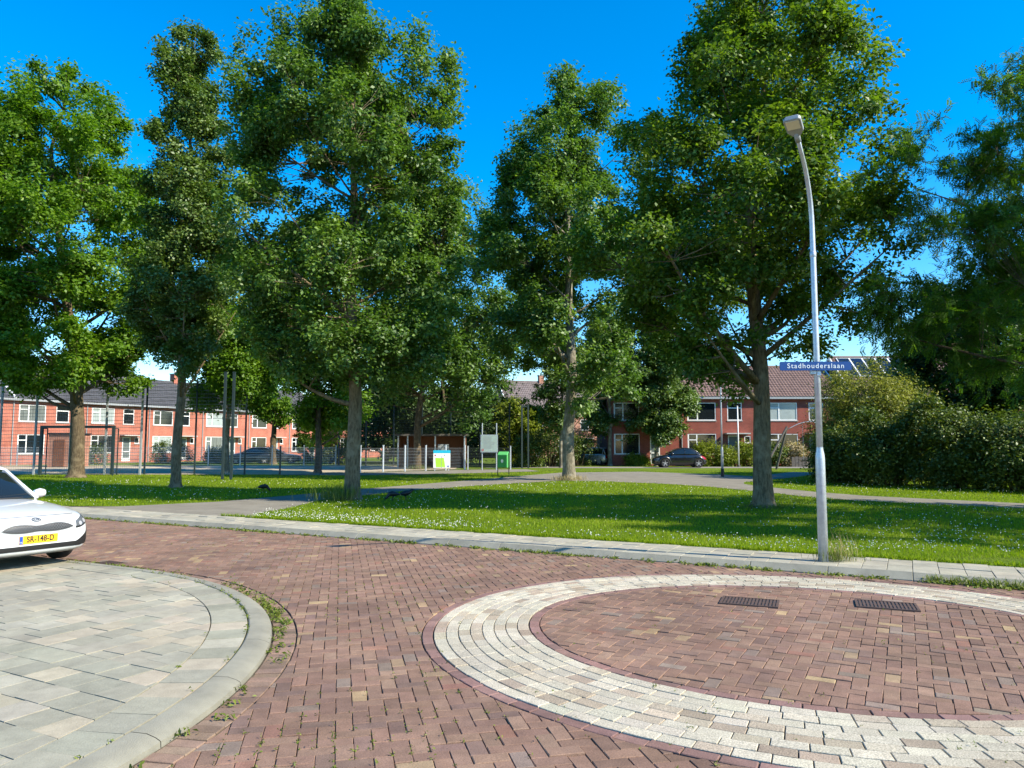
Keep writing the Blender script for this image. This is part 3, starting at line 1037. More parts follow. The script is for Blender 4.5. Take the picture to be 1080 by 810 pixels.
tree('columnar_tree', 'columnar tree beside the black car, before the white front door', (11.62, 63.72 - 4), [(12.9, .6, .85), (8.6, .65, 2.1), (4.75, .6, 2.3), (2.2, .33, 1.3)],
     mCOLUM, mBARKP, .17, 170, 24000, .22, .42, group=G2, limbs=8, rise=1.6, lump=.15, shell=.5)
tree('columnar_tree', 'columnar tree with thin pale trunk just behind the patched oak', (3.70, 55.78), [(10.7, .28, 1.08), (7.43, .04, 1.87), (4.55, .17, 1.86), (2.77, .3, 1.14)],
     mCOLUM, mBARKP, .14, 110, 10000, .2, .38, group=G2, limbs=8, rise=1.6, lump=.15, shell=.5)
tree('robinia_tree', 'feathery tree reaching in from the right edge above the hedge', (14.5, 14.9),
     [(12.8, .6, 1.4), (11.6, .4, 2.8), (10.4, .2, 3.9), (9.2, -.2, 5.0), (8.2, -.5, 5.7), (7.2, -.5, 5.4), (6.6, -.1, 4.2), (6.1, -.2, 5.0), (5.5, -.5, 5.6), (4.65, -.5, 5.7), (3.9, -.2, 4.8), (3.3, .3, 3.2)],
     mROBIN, mBARKB, .24, 520, 100000, .072, .21, group=G1, limbs=26, shell=.45, lump=.35, up=.7, droop=.7, spread=2.6, aspect=.45, rise=.3, bare=2.6, pinnate=True)
tree('hazel_tree', 'dark bushy tree rising out of the hedge under the feathery tree', (25.4, 37.5), [(10.5, .4, 2.9), (8.9, .3, 4.7), (6.2, .0, 5.6), (4.6, .3, 5.0), (3.0, .7, 3.4)],
     mDARKL, mBARKB, .24, 260, 44000, .19, .48, group=G1, limbs=14)
tree('shade_tree', 'small broad tree standing before the orange terrace behind the low fence', (-21.24, 66.0), [(9.76, -.57, 1.36), (8.48, -.7, 2.55), (6.77, -.83, 2.97), (4.91, -.56, 2.33), (3.81, -.11, 1.06)],
     mMAPLE, mBARKB, .3, 90, 9000, .26, .48, group='trees behind the sports court', limbs=9)
BGT = 'trees behind the sports court'
tree('dark_tree', 'dark green tree filling the view behind the timber shelter', (-5.92, 66.0), [(9.76, -.47, 2.98), (7.63, -.45, 5.52), (4.23, -.21, 6.56), (1.28, .02, 6.32)],
     mFAR, mBARKB, .3, 180, 22000, .26, .6, group=BGT, limbs=10, bare=.6)
tree('dark_tree', 'dark green tree left of the timber shelter, at the end of the orange terrace', (-12.6, 74.0), [(9.34, -.29, 2.2), (6.18, -.25, 3.2), (1.7, -.18, 3.2)],
     mFAR, mBARKB, .25, 110, 12000, .26, .6, group=BGT, limbs=8, bare=.6)
tree('lime_tree', 'bright yellow green tree behind the information board', (.95, 62.0), [(5.5, -.6, .7), (4.6, -.5, 1.7), (3.4, -.1, 2.5), (2.2, -.08, 2.4), (1.0, -.16, 1.6)],
     mYELLOW, mBARKB, .15, 100, 11000, .2, .42, group=BGT, limbs=8, bare=.6)
tree('cypress_tree', 'narrow bright cypress against the orange terrace', (-19.6, 70.0), [(5.4, 0, .2), (4.2, 0, .55), (2, 0, .75), (.3, 0, .7)], mCONIF, mBARKB, .08, 90, 8000, .13, .2, group=BGT, limbs=6, rise=2.5, bare=.2, twig=False)
for x, y, s_, lab in ((-47, 84, 1.25, 'tree showing over the roof at the left end of the orange terrace'), (-36, 104, 1.3, 'tree showing over the middle roofs of the orange terrace'),
                      (-22, 118, 1.3, 'tree showing over the far end of the orange terrace'), (-60, 80, 1.3, 'tree beyond the left edge behind the tall ball fence')):
    tree('distant_tree', lab, (x, y), [(11 * s_, 0, 1.5), (9.5 * s_, .3, 4), (7 * s_, -.2, 5.4), (4.5 * s_, 0, 5), (2.5 * s_, 0, 3)], mFAR, mBARKB, .3, 110, 9000, .36, .8, group='distant trees over the roofs', limbs=8)

GH = 'shrubs of the hedge at the right'
for x, y, rx, h, lab in ((14.9, 33.0, 1.45, 2.25, 'dark hedge shrub nearest the swing frame, at the left end of the hedge'),
                         (15.7, 30.9, 1.8, 2.85, 'dark hedge shrub directly in front of the yellowish bamboo'),
                         (17.2, 29.0, 1.9, 3.3, 'tall hedge shrub with leathery leaves, right of the bamboo'),
                         (18.7, 27.2, 1.75, 2.75, 'hedge shrub with glossy top under the dark bushy tree'),
                         (20.2, 25.6, 2.0, 3.3, 'hedge shrub cut by the right edge of the view')):
    shrub('hedge_shrub', lab, (x, y), rx, rx * .9, h, mHEDGE, 26000, 170, .115, .20, GH, 'shrub', lump=.6)
shrub('bamboo_shrub', 'tall yellowish bamboo clump rising behind the dark hedge', (17.9, 35.6), 3.0, 2.2, 5.45, mWILLOW, 62000, 300, .16, .28, None, 'shrub', aspect=.24, up=.1, droop=.7, lump=.3)
GG = 'garden shrubs before the red terrace'
for x, y, rx, h, mat, lab in ((15.6, 59.6, 1.15, 1.75, mYELLOW, 'yellow green garden shrub right behind the black car'), (17.3, 59.2, 1.0, 1.5, mYELLOW, 'yellow green garden shrub left of the second lamp post'),
                              (19.0, 59.4, 1.2, 1.8, mYELLOW, 'garden shrub under the small window right of the second lamp post'), (20.9, 59.2, .9, 1.6, mHEDGE, 'dark garden shrub behind the largest oak trunk'),
                              (22.6, 59.3, 1.2, 1.9, mBLOSS, 'pale flowering garden shrub behind the swing frame'), (25.5, 59.3, 1.4, 1.7, mYELLOW, 'light garden shrub beside the dark end of the hedge'),
                              (10.2, 60.2, .8, .9, mYELLOW, 'low garden plants under the window behind the columnar trees'), (3.0, 58.8, 2.0, 2.6, mHEDGE, 'rounded dark shrub beneath the patched oak'),
                              (5.4, 60.5, 1.6, 2.4, mHEDGE, 'clipped dark hedge in front of the silver car'), (1.2, 57.2, 1.25, 2.5, mHEDGE, 'rounded shrub right of the twin dark poles'),
                              (6.0, 66.5, 2.0, 3.8, mBLOSS, 'pale blossoming shrub between the patched oak and the columnar trees')):
    shrub('garden_shrub', lab, (x, y), rx, rx * .8, h, mat, 5500, 60, .14, .2, GG, 'shrub')
shrub('garden_shrub', 'loose pale shrub at the foot of the far orange house', (-15.9, 66), 1.5, 1.3, 4.2, mWILLOW, 5000, 60, .17, .3, 'garden shrubs before the orange terrace', aspect=.35)
for k, (x, y, w) in enumerate(((-31.5, 68.5, 2.0), (-27.6, 69.4, 1.2), (-24.5, 72, 1.6), (-18, 76, 1.8), (-36.5, 63.6, 1.5))):
    shrub('garden_shrub', ['black clipped hedge before the second orange house', 'small green garden bush by the dark car', 'green garden bush between the two dark cars', 'green garden bush at the far orange house', 'garden bush under the first orange house window'][k],
          (x, y), w, .8, 1.5 if k else 1.9, mHEDGE, 4000, 50, .15, .22, 'garden shrubs before the orange terrace')


for k_, (x, y, r_) in enumerate(((-4, 104, 5), (4, 118, 6), (13, 112, 5.5), (-13, 112, 5.5), (26, 92, 5), (-24, 138, 7))):
    tree('distant_tree', ['bushy far tree behind the map board', 'bushy far tree behind the notice board and bin', 'bushy far tree behind the columnar trees', 'bushy far tree behind the shady tree by the shelter', 'bushy far tree over the roof of the red terrace',
                          'bushy far tree at the very end of the orange terrace'][k_], (x, y), [(8.5, 0, 1.5), (7, .2, r_ * .8), (4.5, 0, r_), (2, 0, r_), (.6, 0, r_ * .9)], mFAR, mBARKB, .3, 110, 8000, .4, .8, group='distant trees over the roofs', limbs=6, bare=.4)


# grass, clover and weeds
def inpoly(P, poly):
    x, y = P[:, 0], P[:, 1]
    res = np.zeros(len(P), bool)
    n = len(poly)
    for i in range(n):
        x1, y1 = poly[i]; x2, y2 = poly[(i + 1) % n]
        c = ((y1 > y) != (y2 > y)) & (x < (x2 - x1) * (y - y1) / ((y2 - y1) + 1e-12) + x1)
        res ^= c
    return res


def lawn_points(n, y0, y1, pw=1.0, edge=.0):
    u = rng.random(n)
    Y = y0 * (y1 / y0) ** (u ** pw)
    X = rng.uniform(-.78, .80, n) * (Y + 1.0)
    P = np.stack([X, Y], 1)
    k = (P @ KN > WALK + edge) & ~inpoly(P, PATH) & ~inpoly(P, COURT) & ~inpoly(P, PLAZA) & ~inpoly(P, FARROAD)
    return P[k]


def blades(name, P, hgt, wid, mat, z, lean=.45, tint=None):
    n = len(P)
    th = rng.uniform(0, 2 * np.pi, n)
    h = hgt * rng.uniform(.5, 1.3, n)
    w = wid * rng.uniform(.7, 1.3, n)
    B = np.stack([P[:, 0], P[:, 1], np.full(n, z)], 1)
    D = np.stack([np.cos(th), np.sin(th), np.zeros(n)], 1)
    Q = np.stack([-np.sin(th), np.cos(th), np.zeros(n)], 1)
    ln = rng.uniform(0, lean, n)[:, None]
    T = B + Q * (h[:, None] * ln) + np.array([0, 0, 1]) * (h * .95)[:, None]
    Mi = B + Q * (h[:, None] * ln * .3) + np.array([0, 0, 1]) * (h * .55)[:, None]
    V = np.stack([B - D * w[:, None] / 2, Mi - D * w[:, None] / 2.4, T, Mi + D * w[:, None] / 2.4], 1)
    if tint is None: tint = rng.uniform(0, .4, n)
    o = quads_mesh(name, V, mat, None, tint)
    return tag(o, kind='stuff')


def patch_noise(P, sc, seed):
    r = np.random.default_rng(seed)
    v = np.zeros(len(P))
    for k in range(10):
        d = r.normal(size=2) * sc * (1 + k * .35); v += np.sin(P @ d + r.uniform(0, 6.28)) / (1 + k * .3)
    return v / 3.2


P = lawn_points(330000, 11.0, 48.0, 1.0)
tn = np.clip(.22 + .22 * patch_noise(P, .35, 5) + rng.normal(0, .10, len(P)), 0, .6)
sc = np.clip(P[:, 1] / 16, .8, 2.2)
o = blades('grass', P, .062 * np.ones(len(P)), .011 * sc, mGRASS, Z_LAWN - .004, .7, tn)
tag(o, 'short green lawn grass between the trees', 'grass')
ED = rng.uniform(-14, 9, 9000)
P = np.array([KN * (WALK + abs(rng.normal(0, .035))) + KT * t for t in ED])
P = P[P[:, 1] > 2]
o = blades('edge_grass', P, .10, .012, mGRASS, Z_WALK - .03, 1.1)
tag(o, 'longer grass overhanging the back edge of the pavement', 'grass')

P = lawn_points(60000, 11.2, 34.0, .8, .02)
band = (P @ KN)
pr_ = patch_noise(P, .5, 9)
keep = rng.random(len(P)) < np.clip((.50 * np.exp(-((band - WALK - .6) / .9) ** 2) + .05 + .05 * (P[:, 0] > 2) * (band < WALK + 4)) * (1 + 1.4 * pr_), 0, .9)
P = P[keep]
n = len(P)
hh = rng.uniform(.06, .12, n)
r_ = rng.uniform(.008, .015, n) * np.clip(P[:, 1] / 20, 1, 1.4)
c = np.stack([P[:, 0], P[:, 1], Z_LAWN + hh], 1)
V = []
for q in range(3):
    a = q * 1.047 + rng.uniform(0, 6, n)
    d = np.stack([np.cos(a), np.sin(a), np.zeros(n)], 1) * r_[:, None]
    u_ = np.array([0, 0, 1]) * r_[:, None] * .8
    V.append(np.stack([c - d, c - u_, c + d, c + u_], 1))
o = quads_mesh('clover_flowers', np.concatenate(V), mCLOVER)
tag(o, 'white clover flowers dotted over the lawn', 'flowers', kind='stuff')


def tufts(name, pts, z, mat, label, n=9, leaf=.045, spread=.035, up=.3):
    pts = np.array(pts)
    k = rng.poisson(n, len(pts)) + 1
    idx = np.repeat(np.arange(len(pts)), k)
    off = rng.normal(size=(len(idx), 3)) * np.array([spread, spread, .014])
    B = np.stack([pts[idx, 0], pts[idx, 1], np.full(len(idx), z)], 1) + off
    B[:, 2] = z + np.abs(off[:, 2]) + .004
    V = leaf_quads(B, leaf, up, -.3, nrmz(off + np.array([0, 0, .01])), .4, .5)
    o = quads_mesh(name, V, mat, None, rng.uniform(0, .45, len(idx)))
    return tag(o, label, 'weeds', kind='stuff')


def jitpts(fn, ts, dens):
    out = []
    for t in ts:
        if random.random() < dens(t): out.append(fn(t))
    return out


pts = jitpts(lambda t: tuple(KN * (KD - .05 + random.gauss(0, .05)) + KT * t), np.linspace(-20, 9, 1500), lambda t: .22 + .35 * (math.sin(t * 2.1) > .2) + .3 * (0.1 < t < 1.3))
tufts('kerb_weeds', pts, .0, mWEED, 'weeds in the gutter of the far kerb', 8, .05, .04)
def isl_w(t):
    return tuple(isl_path(t, .03 + abs(random.gauss(0, .07))))
pts = jitpts(isl_w, np.linspace(-.35, 1.9, 900), lambda t: .05 + .60 * math.exp(-((t - .60) / .17) ** 2) + .10 * (math.sin(t * 23) > .4) + .2 * (t < 0))
tufts('gutter_weeds', pts, .0, mWEED, 'weeds growing along the rounded kerb of the island', 7, .038, .03)
pts = jitpts(lambda t: tuple(isl_path(t, -.206 + random.gauss(0, .012))), np.linspace(-.3, 1.8, 700), lambda t: .07 + .35 * math.exp(-((t - .5) / .25) ** 2)) \
    + jitpts(lambda t: tuple(isl_path(t, -.534 + random.gauss(0, .006))), np.linspace(-.3, 1.8, 400), lambda t: .05)
tufts('joint_weeds', pts, Z_ISL - .006, mWEED, 'moss and weeds in the joints of the tiles', 4, .022, .012)
pts = []
for k in range(4200):
    y = 3.6 * (17 / 3.6) ** random.random(); x = random.uniform(-.75, .75) * y
    c = np.array([x, y])
    if KN @ c > KD - .2 or sdf_isl(c)[0] < .25: continue
    so = ell_o(c)[0]
    if so < .02 and random.random() < .85: continue
    if random.random() > .45 + .5 * math.sin(x * 1.7 + 1) * math.sin(y * 1.3): continue
    # snap to the joint lattice
    i, j = round(float(c @ ux) / U), round(float(c @ uy) / U)
    q = ux * (i * U) + uy * (j * U) + np.array([random.gauss(0, .003), random.gauss(0, .003)])
    pts.append((float(q[0]), float(q[1])))
tufts('paver_moss', pts, -.006, mWEED, 'tiny weeds and moss between the bricks of the road', 4, .018, .010)
P = np.array([(4.40 + random.gauss(.14, .14), 10.52 + random.gauss(.02, .07)) for _ in range(260)])
tag(blades('pole_foot_grass', P, .16, .010, mWEED, Z_WALK - .01, .9), 'tuft of weeds round the foot of the near lamp post', 'weeds')
P = np.array([(4.48 + random.gauss(.12, .12), 10.50 + random.gauss(0, .06)) for _ in range(90)])
tag(blades('dry_stalks', P, .36, .006, mDRY, Z_WALK - .01, .8), 'dry pale stalks at the foot of the near lamp post', 'weeds')
for (x, y, n_, h_, m_, lab) in ((-5.25, 22.4, 500, .5, mWEED, 'tall weeds at the foot of the tall oak'), (6.65, 19.78, 700, .14, mWEED, 'rough grass round the trunk of the largest oak'),
                                (2.69, 35.28, 700, .28, mDRY, 'dry grass round the trunk of the patched oak'), (-6.56, 51.5, 500, .35, mWEED, 'rough grass round the trunk of the shady tree')):
    P = np.array([(x + random.gauss(0, .35), y + random.gauss(-.1, .3)) for _ in range(n_)])
    tag(blades('rough_grass', P, h_, .016, m_, Z_LAWN - .01, .8), lab, 'grass')
P = np.array([tuple(KN * (KD - .02 + random.gauss(0, .05)) + KT * (random.uniform(.15, 1.25))) for _ in range(420)])
tag(blades('gutter_clump', P, .10, .012, mWEED, 0, 1.2), 'clump of weeds in the gutter right of the near lamp post', 'weeds')


# ------------------------------------------------------------------ terraced houses
def wall_holes(mb, x0, x1, z0, z1, holes, y=0.0, rev=.11):
    xs = sorted({x0, x1, *[h[0] for h in holes], *[h[1] for h in holes]})
    zs = sorted({z0, z1, *[h[2] for h in holes], *[h[3] for h in holes]})
    for i in range(len(xs) - 1):
        for j in range(len(zs) - 1):
            cx, cz = (xs[i] + xs[i + 1]) / 2, (zs[j] + zs[j + 1]) / 2
            if any(h[0] < cx < h[1] and h[2] < cz < h[3] for h in holes): continue
            mb.add([(xs[i], y, zs[j]), (xs[i + 1], y, zs[j]), (xs[i + 1], y, zs[j + 1]), (xs[i], y, zs[j + 1])], [(0, 1, 2, 3)])
    for a, b, c, d in holes:
        mb.add([(a, y, c), (b, y, c), (b, y, d), (a, y, d), (a, y + rev, c), (b, y + rev, c), (b, y + rev, d), (a, y + rev, d)],
               [(0, 4, 5, 1), (1, 5, 6, 2), (2, 6, 7, 3), (3, 7, 4, 0)])


def window(parent, x0, x1, z0, z1, split=None, vent=False, pane=None, y=.045):
    fr = .065
    b = MB()
    b.box(x0, x1, y - .03, y + .05, z0, z0 + fr); b.box(x0, x1, y - .03, y + .05, z1 - fr, z1)
    b.box(x0, x0 + fr, y - .03, y + .05, z0 + fr, z1 - fr); b.box(x1 - fr, x1, y - .03, y + .05, z0 + fr, z1 - fr)
    if split:
        xm = x0 + (x1 - x0) * split
        b.box(xm - .05, xm + .05, y - .027, y + .05, z0 + fr, z1 - fr)
        if vent:
            zv = z1 - (z1 - z0) * .30
            b.box(x0 + fr, xm - .05, y - .024, y + .05, zv - .04, zv + .04)
        b.box(x0 + fr, x0 + fr + .05, y - .024, y + .03, z0 + fr, z1 - fr)
    elif vent:
        zv = z1 - (z1 - z0) * .30
        b.box(x0 + fr, x1 - fr, y - .024, y + .05, zv - .04, zv + .04)
    w = b.build('window', mWHITE, parent)
    b = MB(); b.box(x0 + fr * .5, x1 - fr * .5, y + .012, y + .03, z0 + fr * .5, z1 - fr * .5)
    b.build('pane', pane or mGLASS, w)
    b = MB(); b.box(x0 - .05, x1 + .05, -.05, y - .035, z0 - .07, z0 - .005)
    b.build('sill', mCONC, w)
    return w


def roof_slope(mb, x0, x1, ya, za, yb, zb, pitch=.26, rows=13, thick=.05):
    """pantiles: columns of waves, stepped course by course from eaves (ya, za) to ridge (yb, zb)"""
    nx = int(round((x1 - x0) / pitch)) * 4
    L = math.hypot(yb - ya, zb - za)
    ny, nz = -(zb - za) / L, (yb - ya) / L
    if nz < 0: ny, nz = -ny, -nz
    base = len(mb.v)
    lines = []
    for r in range(rows):
        for t, lift in ((r / rows, .035), ((r + 1) / rows, .0)):
            y, z = ya + (yb - ya) * t, za + (zb - za) * t
            row = []
            for i in range(nx + 1):
                x = x0 + (x1 - x0) * i / nx
                h = (.055, .03, .0, .03)[i % 4] + lift
                row.append((x, y + ny * h, z + nz * h))
            lines.append(row)
    n = nx + 1
    for row in lines: mb.v += row
    for r in range(len(lines) - 1):
        for i in range(nx):
            mb.f.append((base + r * n + i, base + r * n + i + 1, base + (r + 1) * n + i + 1, base + (r + 1) * n + i)); mb.m.append(0); mb.c.append(None)


def house(label, loc, rz, w=6.4, depth=8.2, eave=5.8, ridge=8.5, brick=None, tile=None, flip=False, pane_up=None, pane_dn=None, chimney=False, gable=(True, True),
          group=None, pipe=True, solar=False, name='terraced_house', rows=13):
    root = empty(name, (loc[0], loc[1], Z_LAWN), rz)
    tag(root, label, 'house', group)
    k = w / 6.7
    X = lambda a: a * k
    holes = [(X(.55), X(2.9), 3.72, 5.18), (X(3.85), X(5.05), 3.72, 5.18), (X(.55), X(2.9), .95, 2.62), (X(3.85), X(4.75), .15, 2.48), (X(5.2), X(5.72), 1.85, 2.45)]
    if flip: holes = [(w - b, w - a, c, d) for a, b, c, d in holes]
    b = MB()
    wall_holes(b, 0, w, -.3, eave, holes)
    b.add([(0, depth, -.3), (w, depth, -.3), (w, depth, eave), (0, depth, eave)], [(1, 0, 3, 2)])
    for x, fl in ((0, 0), (w, 1)):
        pts = [(x, 0, -.3), (x, 0, eave), (x, depth / 2, ridge - .05), (x, depth, eave), (x, depth, -.3)]
        b.add(pts, [(0, 1, 2, 3, 4) if not fl else (4, 3, 2, 1, 0)])
    b.add([(.02, .13, -.2), (w - .02, .13, -.2), (w - .02, .13, eave - .02), (.02, .13, eave - .02)], [(0, 1, 2, 3)])
    b.build('wall', brick, root)
    up = pane_up or mGLASS; dn = pane_dn or mGLASS
    window(root, *holes[0], split=.36 if not flip else .64, vent=True, pane=up)
    window(root, *holes[1], vent=True, pane=mGLASS)
    window(root, *holes[2], split=.32 if not flip else .68, vent=True, pane=dn)
    window(root, *holes[4], pane=mGLASS)
    a, c, z0, z1 = holes[3]
    b = MB()
    for x0_, x1_, za, zb in ((a, a + .09, z0, z1), (c - .09, c, z0, z1), (a + .09, c - .09, z1 - .09, z1), (a + .09, c - .09, z0, z0 + .3), (a + .09, c - .09, 1.0, 1.1)):
        b.box(x0_, x1_, .0, .08, za, zb)
    d = b.build('door', mWHITE, root)
    b = MB(); b.box(a + .07, c - .07, .045, .065, z0 + .25, z1 - .06); b.build('pane', mDOORG, d)
    b = MB(); b.tube([(a + .13, -.045, 1.0), (a + .13, -.045, 1.18)], .014, 6); b.tube([(a + .13, .0, 1.09), (a + .13, -.045, 1.09)], .012, 6); b.build('handle', mGALV, d)
    b = MB(); b.box(a - .3, c + .75, -.75, .02, z1 + .10, z1 + .20)
    b.build('canopy', mCONC, root)
    # roof
    b = MB()
    ov = .32
    sl = (ridge - eave) / (depth / 2)
    roof_slope(b, 0, w, -ov, eave - ov * sl + .06, depth / 2, ridge + .06, rows=rows)
    roof_slope(b, 0, w, depth + ov, eave - ov * sl + .06, depth / 2, ridge + .06, rows=4)
    b.tube([(0, depth / 2, ridge + .08), (w, depth / 2, ridge + .08)], .13, 8)
    rf = b.build('roof', tile, root)
    b = MB(); b.box(0, w, -ov - .06, -ov + .10, eave - ov * sl - .12, eave - ov * sl + .06); b.box(0, w, -ov + .10, .0, eave - ov * sl - .10, eave - ov * sl - .07)
    b.build('gutter', mGREYP, root)
    if pipe:
        b = MB(); b.tube([(w - .06 if flip else .06, -.06, -.1), (w - .06 if flip else .06, -.06, eave - ov * sl - .1)], .045, 8)
        b.build('downspout', mGREYP, root)
    for gx, on in ((0, gable[0]), (w, gable[1])):
        if on:
            b = MB()
            s_ = -1 if gx == 0 else 1
            for ya, za, yb, zb in ((-ov, eave - ov * sl + .04, depth / 2, ridge + .06), (depth + ov, eave - ov * sl + .04, depth / 2, ridge + .06)):
                b.bar((gx + s_ * .05, ya, za), (gx + s_ * .05, yb, zb), .09, .24)
            b.build('verge_board', mWHITE, root)
    if chimney:
        b = MB(); b.box(w - .75, w - .05, depth / 2 - .35, depth / 2 + .35, ridge - .5, ridge + .95)
        ch = b.build('chimney', brick, rf)
        b = MB(); b.box(w - .81, w + .01, depth / 2 - .41, depth / 2 + .41, ridge + .95, ridge + 1.05)
        b.tube([(w - .4, depth / 2, ridge + 1.05), (w - .4, depth / 2, ridge + 1.35)], .11, 8)
        b.build('chimney_cap', mCONC, rf)
    if solar:
        for q in range(5):
            t0, t1 = .45, .93
            x0_, x1_ = .5 + q * 1.12, 1.56 + q * 1.12
            if x1_ > w - .2: break
            P = []
            for t in (t0, t1):
                P.append((-ov + (depth / 2 + ov) * t, eave - ov * sl + .06 + (ridge - eave + ov * sl) * t + .16))
            b = MB()
            b.bar(((x0_ + x1_) / 2, P[0][0], P[0][1]), ((x0_ + x1_) / 2, P[1][0], P[1][1]), x1_ - x0_, .04)
            sp = b.build('solar_panel', mSOLAR, root)
            b = MB()
            for xx in (x0_, x1_): b.bar((xx, P[0][0], P[0][1]), (xx, P[1][0], P[1][1]), .05, .06)
            for y_, z_ in (P[0], P[1]): b.box(x0_, x1_, y_ - .03, y_ + .03, z_ - .02, z_ + .04)
            b.build('panel_frame', mWHITE, sp)
    return root


# left terrace: runs away to the right, orange brick facing the sun
GL = 'orange brick terrace behind the sports court'
LD = np.array([.46, .888])
ol = ['orange terraced house at the left end of the row, behind the goal', 'orange terraced house with a lowered blind upstairs, behind the goal post', 'orange terraced house partly behind the columnar tree trunk',
      'orange terraced house behind the twin tall posts', 'orange terraced house behind the small broad tree', 'orange terraced house at the far end before the roof step']
for i in range(6):
    p = np.array([-42.3, 62.6]) + LD * 6.45 * i
    house(ol[i], p, math.atan2(LD[1], LD[0]), 6.45, brick=mBR_OR, tile=mTILED, pane_up=[mCURT, mBLIND, mGLASS, mBLIND, mGLASS, mCURT][i], pane_dn=[mGLASS, mGLASS, mBLIND, mCURT, mGLASS, mGLASS][i],
          chimney=i in (2, 4), gable=(i == 0, i == 5), group=GL)
for i in range(3):
    p = np.array([-42.3, 62.6]) + LD * (6.45 * 6.25 + 6.45 * i) + np.array([.888, -.46]) * .8
    house(['pale orange house just beyond the roof step of the terrace', 'pale orange house second beyond the roof step', 'pale orange house at the farthest end of the left row'][i], p, math.atan2(LD[1], LD[0]), 6.45, eave=5.6, ridge=8.2,
          brick=mBR_OR, tile=mTILED, gable=(i == 0, i == 2), group=GL)
house('orange terraced house mostly outside the left edge of the view', np.array([-42.3, 62.6]) - LD * 6.45, math.atan2(LD[1], LD[0]), 6.45, brick=mBR_OR, tile=mTILED, group=GL)

# middle building far behind the lime tree
GM = 'pale red houses far behind the trees'
for i in range(3):
    p = np.array([-.6, 97.0]) + np.array([math.cos(R(18)), math.sin(R(18))]) * 6.6 * i
    house(['pale red house with chimney beyond the bright lime tree', 'pale red house hidden behind the patched oak crown', 'pale red house seen beneath the columnar trees'][i], p, R(18), 6.6, eave=6.7, ridge=10.4, brick=mBR_PINK, tile=mTILEP,
          chimney=(i == 0), gable=(i == 0, i == 2), group=GM)

# right terrace: faces the viewer, in grazing light
GR = 'red brick terrace behind the black car'
rl = ['dark red terraced house at the left end, behind the columnar trees', 'dark red terraced house behind the black car', 'dark red terraced house behind the largest oak trunk']
for i, (x, w, pu, pd) in enumerate(((7.9, 6.0, mGLASS, mGLASS), (13.9, 6.72, mGLASS, mGLASS), (20.62, 6.72, mBLIND, mGLASS))):
    house(rl[i], (x, 61), 0, w, brick=mBR_RED, tile=mTILEB, pane_up=pu, pane_dn=pd, gable=(i == 0, i == 2), group=GR)
for i in range(2):
    house(['taller red house with solar panels on its roof behind the bamboo', 'taller red house behind the dark bushy tree'][i], (27.9 + i * 7.2, 60.6), 0, 7.2, eave=5.9, ridge=9.3, brick=mBR_RED, tile=mTILEB, solar=(i == 0), gable=(i == 0, i == 1), group=GR)
# nearer flat roofed extensions seen over the hedge
root = empty('flat_roof_annex', (33.2, 50, Z_LAWN))
tag(root, 'brick annex with dark flat roof above the hedge at the right edge', 'building')
b = MB(); b.box(0, 9, 0, 7, -.2, 5.3); b.build('wall', mBR_RED, root)
b = MB(); b.box(-.15, 9.15, -.15, 7.15, 5.303, 5.5); b.build('roof', mPLAST, root)
b = MB(); b.box(-.10, .18, -.06, .12, .0, 5.3); b.build('trim_board', mWHITE, root)
window(root, 3.2, 5.4, 3.4, 4.7, split=.35, vent=True, y=-.06)
root = empty('white_annex', (29.6, 52, Z_LAWN))
tag(root, 'white panelled annex showing between the hedge and the dark bushy tree', 'building')
b = MB(); b.box(0, 3.5, 0, 5, -.2, 4.9); b.build('wall', mCLOTH, root)
b = MB(); b.box(-.1, 3.58, -.12, 5.1, 4.903, 5.05); b.build('roof', mGREYP, root)
b = MB()
for q in range(1, 5): b.box(q * .7 - .02, q * .7 + .02, -.03, -.002, 0, 4.88)
b.build('panel_joints', mGREYP, root)


# ------------------------------------------------------------------ fences round the sports court
def fence(name, label, a, b_, h, step, postw, pm, wm, dh=.2, dv=.0, post_h=None, group=None, wr=.012, z0=.08, cat='fence', lean=None):
    root = empty(name, (a[0], a[1], Z_LAWN), math.atan2(b_[1] - a[1], b_[0] - a[0]))
    tag(root, label, cat, group)
    L = math.hypot(b_[0] - a[0], b_[1] - a[1])
    n = max(1, int(round(L / step)))
    ph = post_h or h + .05
    for i in range(n + 1):
        x = L * i / n
        m = MB(); m.box(x - postw / 2, x + postw / 2, -postw / 2, postw / 2, -.1, ph)
        m.box(x - postw / 2 - .01, x + postw / 2 + .01, -postw / 2 - .01, postw / 2 + .01, ph, ph + .03)
        m.build('post', pm, root)
    for i in range(n):
        x0, x1 = L * i / n + postw / 2, L * (i + 1) / n - postw / 2
        m = MB()
        z = z0
        while z <= h + 1e-6:
            m.box(x0, x1, -wr * .5, wr * .5, z - wr * .5, z + wr * .5)
            z += dh
        if dv:
            k = int((x1 - x0) / dv)
            for q in range(1, k):
                xx = x0 + (x1 - x0) * q / k
                m.box(xx - .0028, xx + .0028, wr * .5, wr * .5 + .0056, z0, h)
        m.build('mesh_panel', wm, root)
    return root


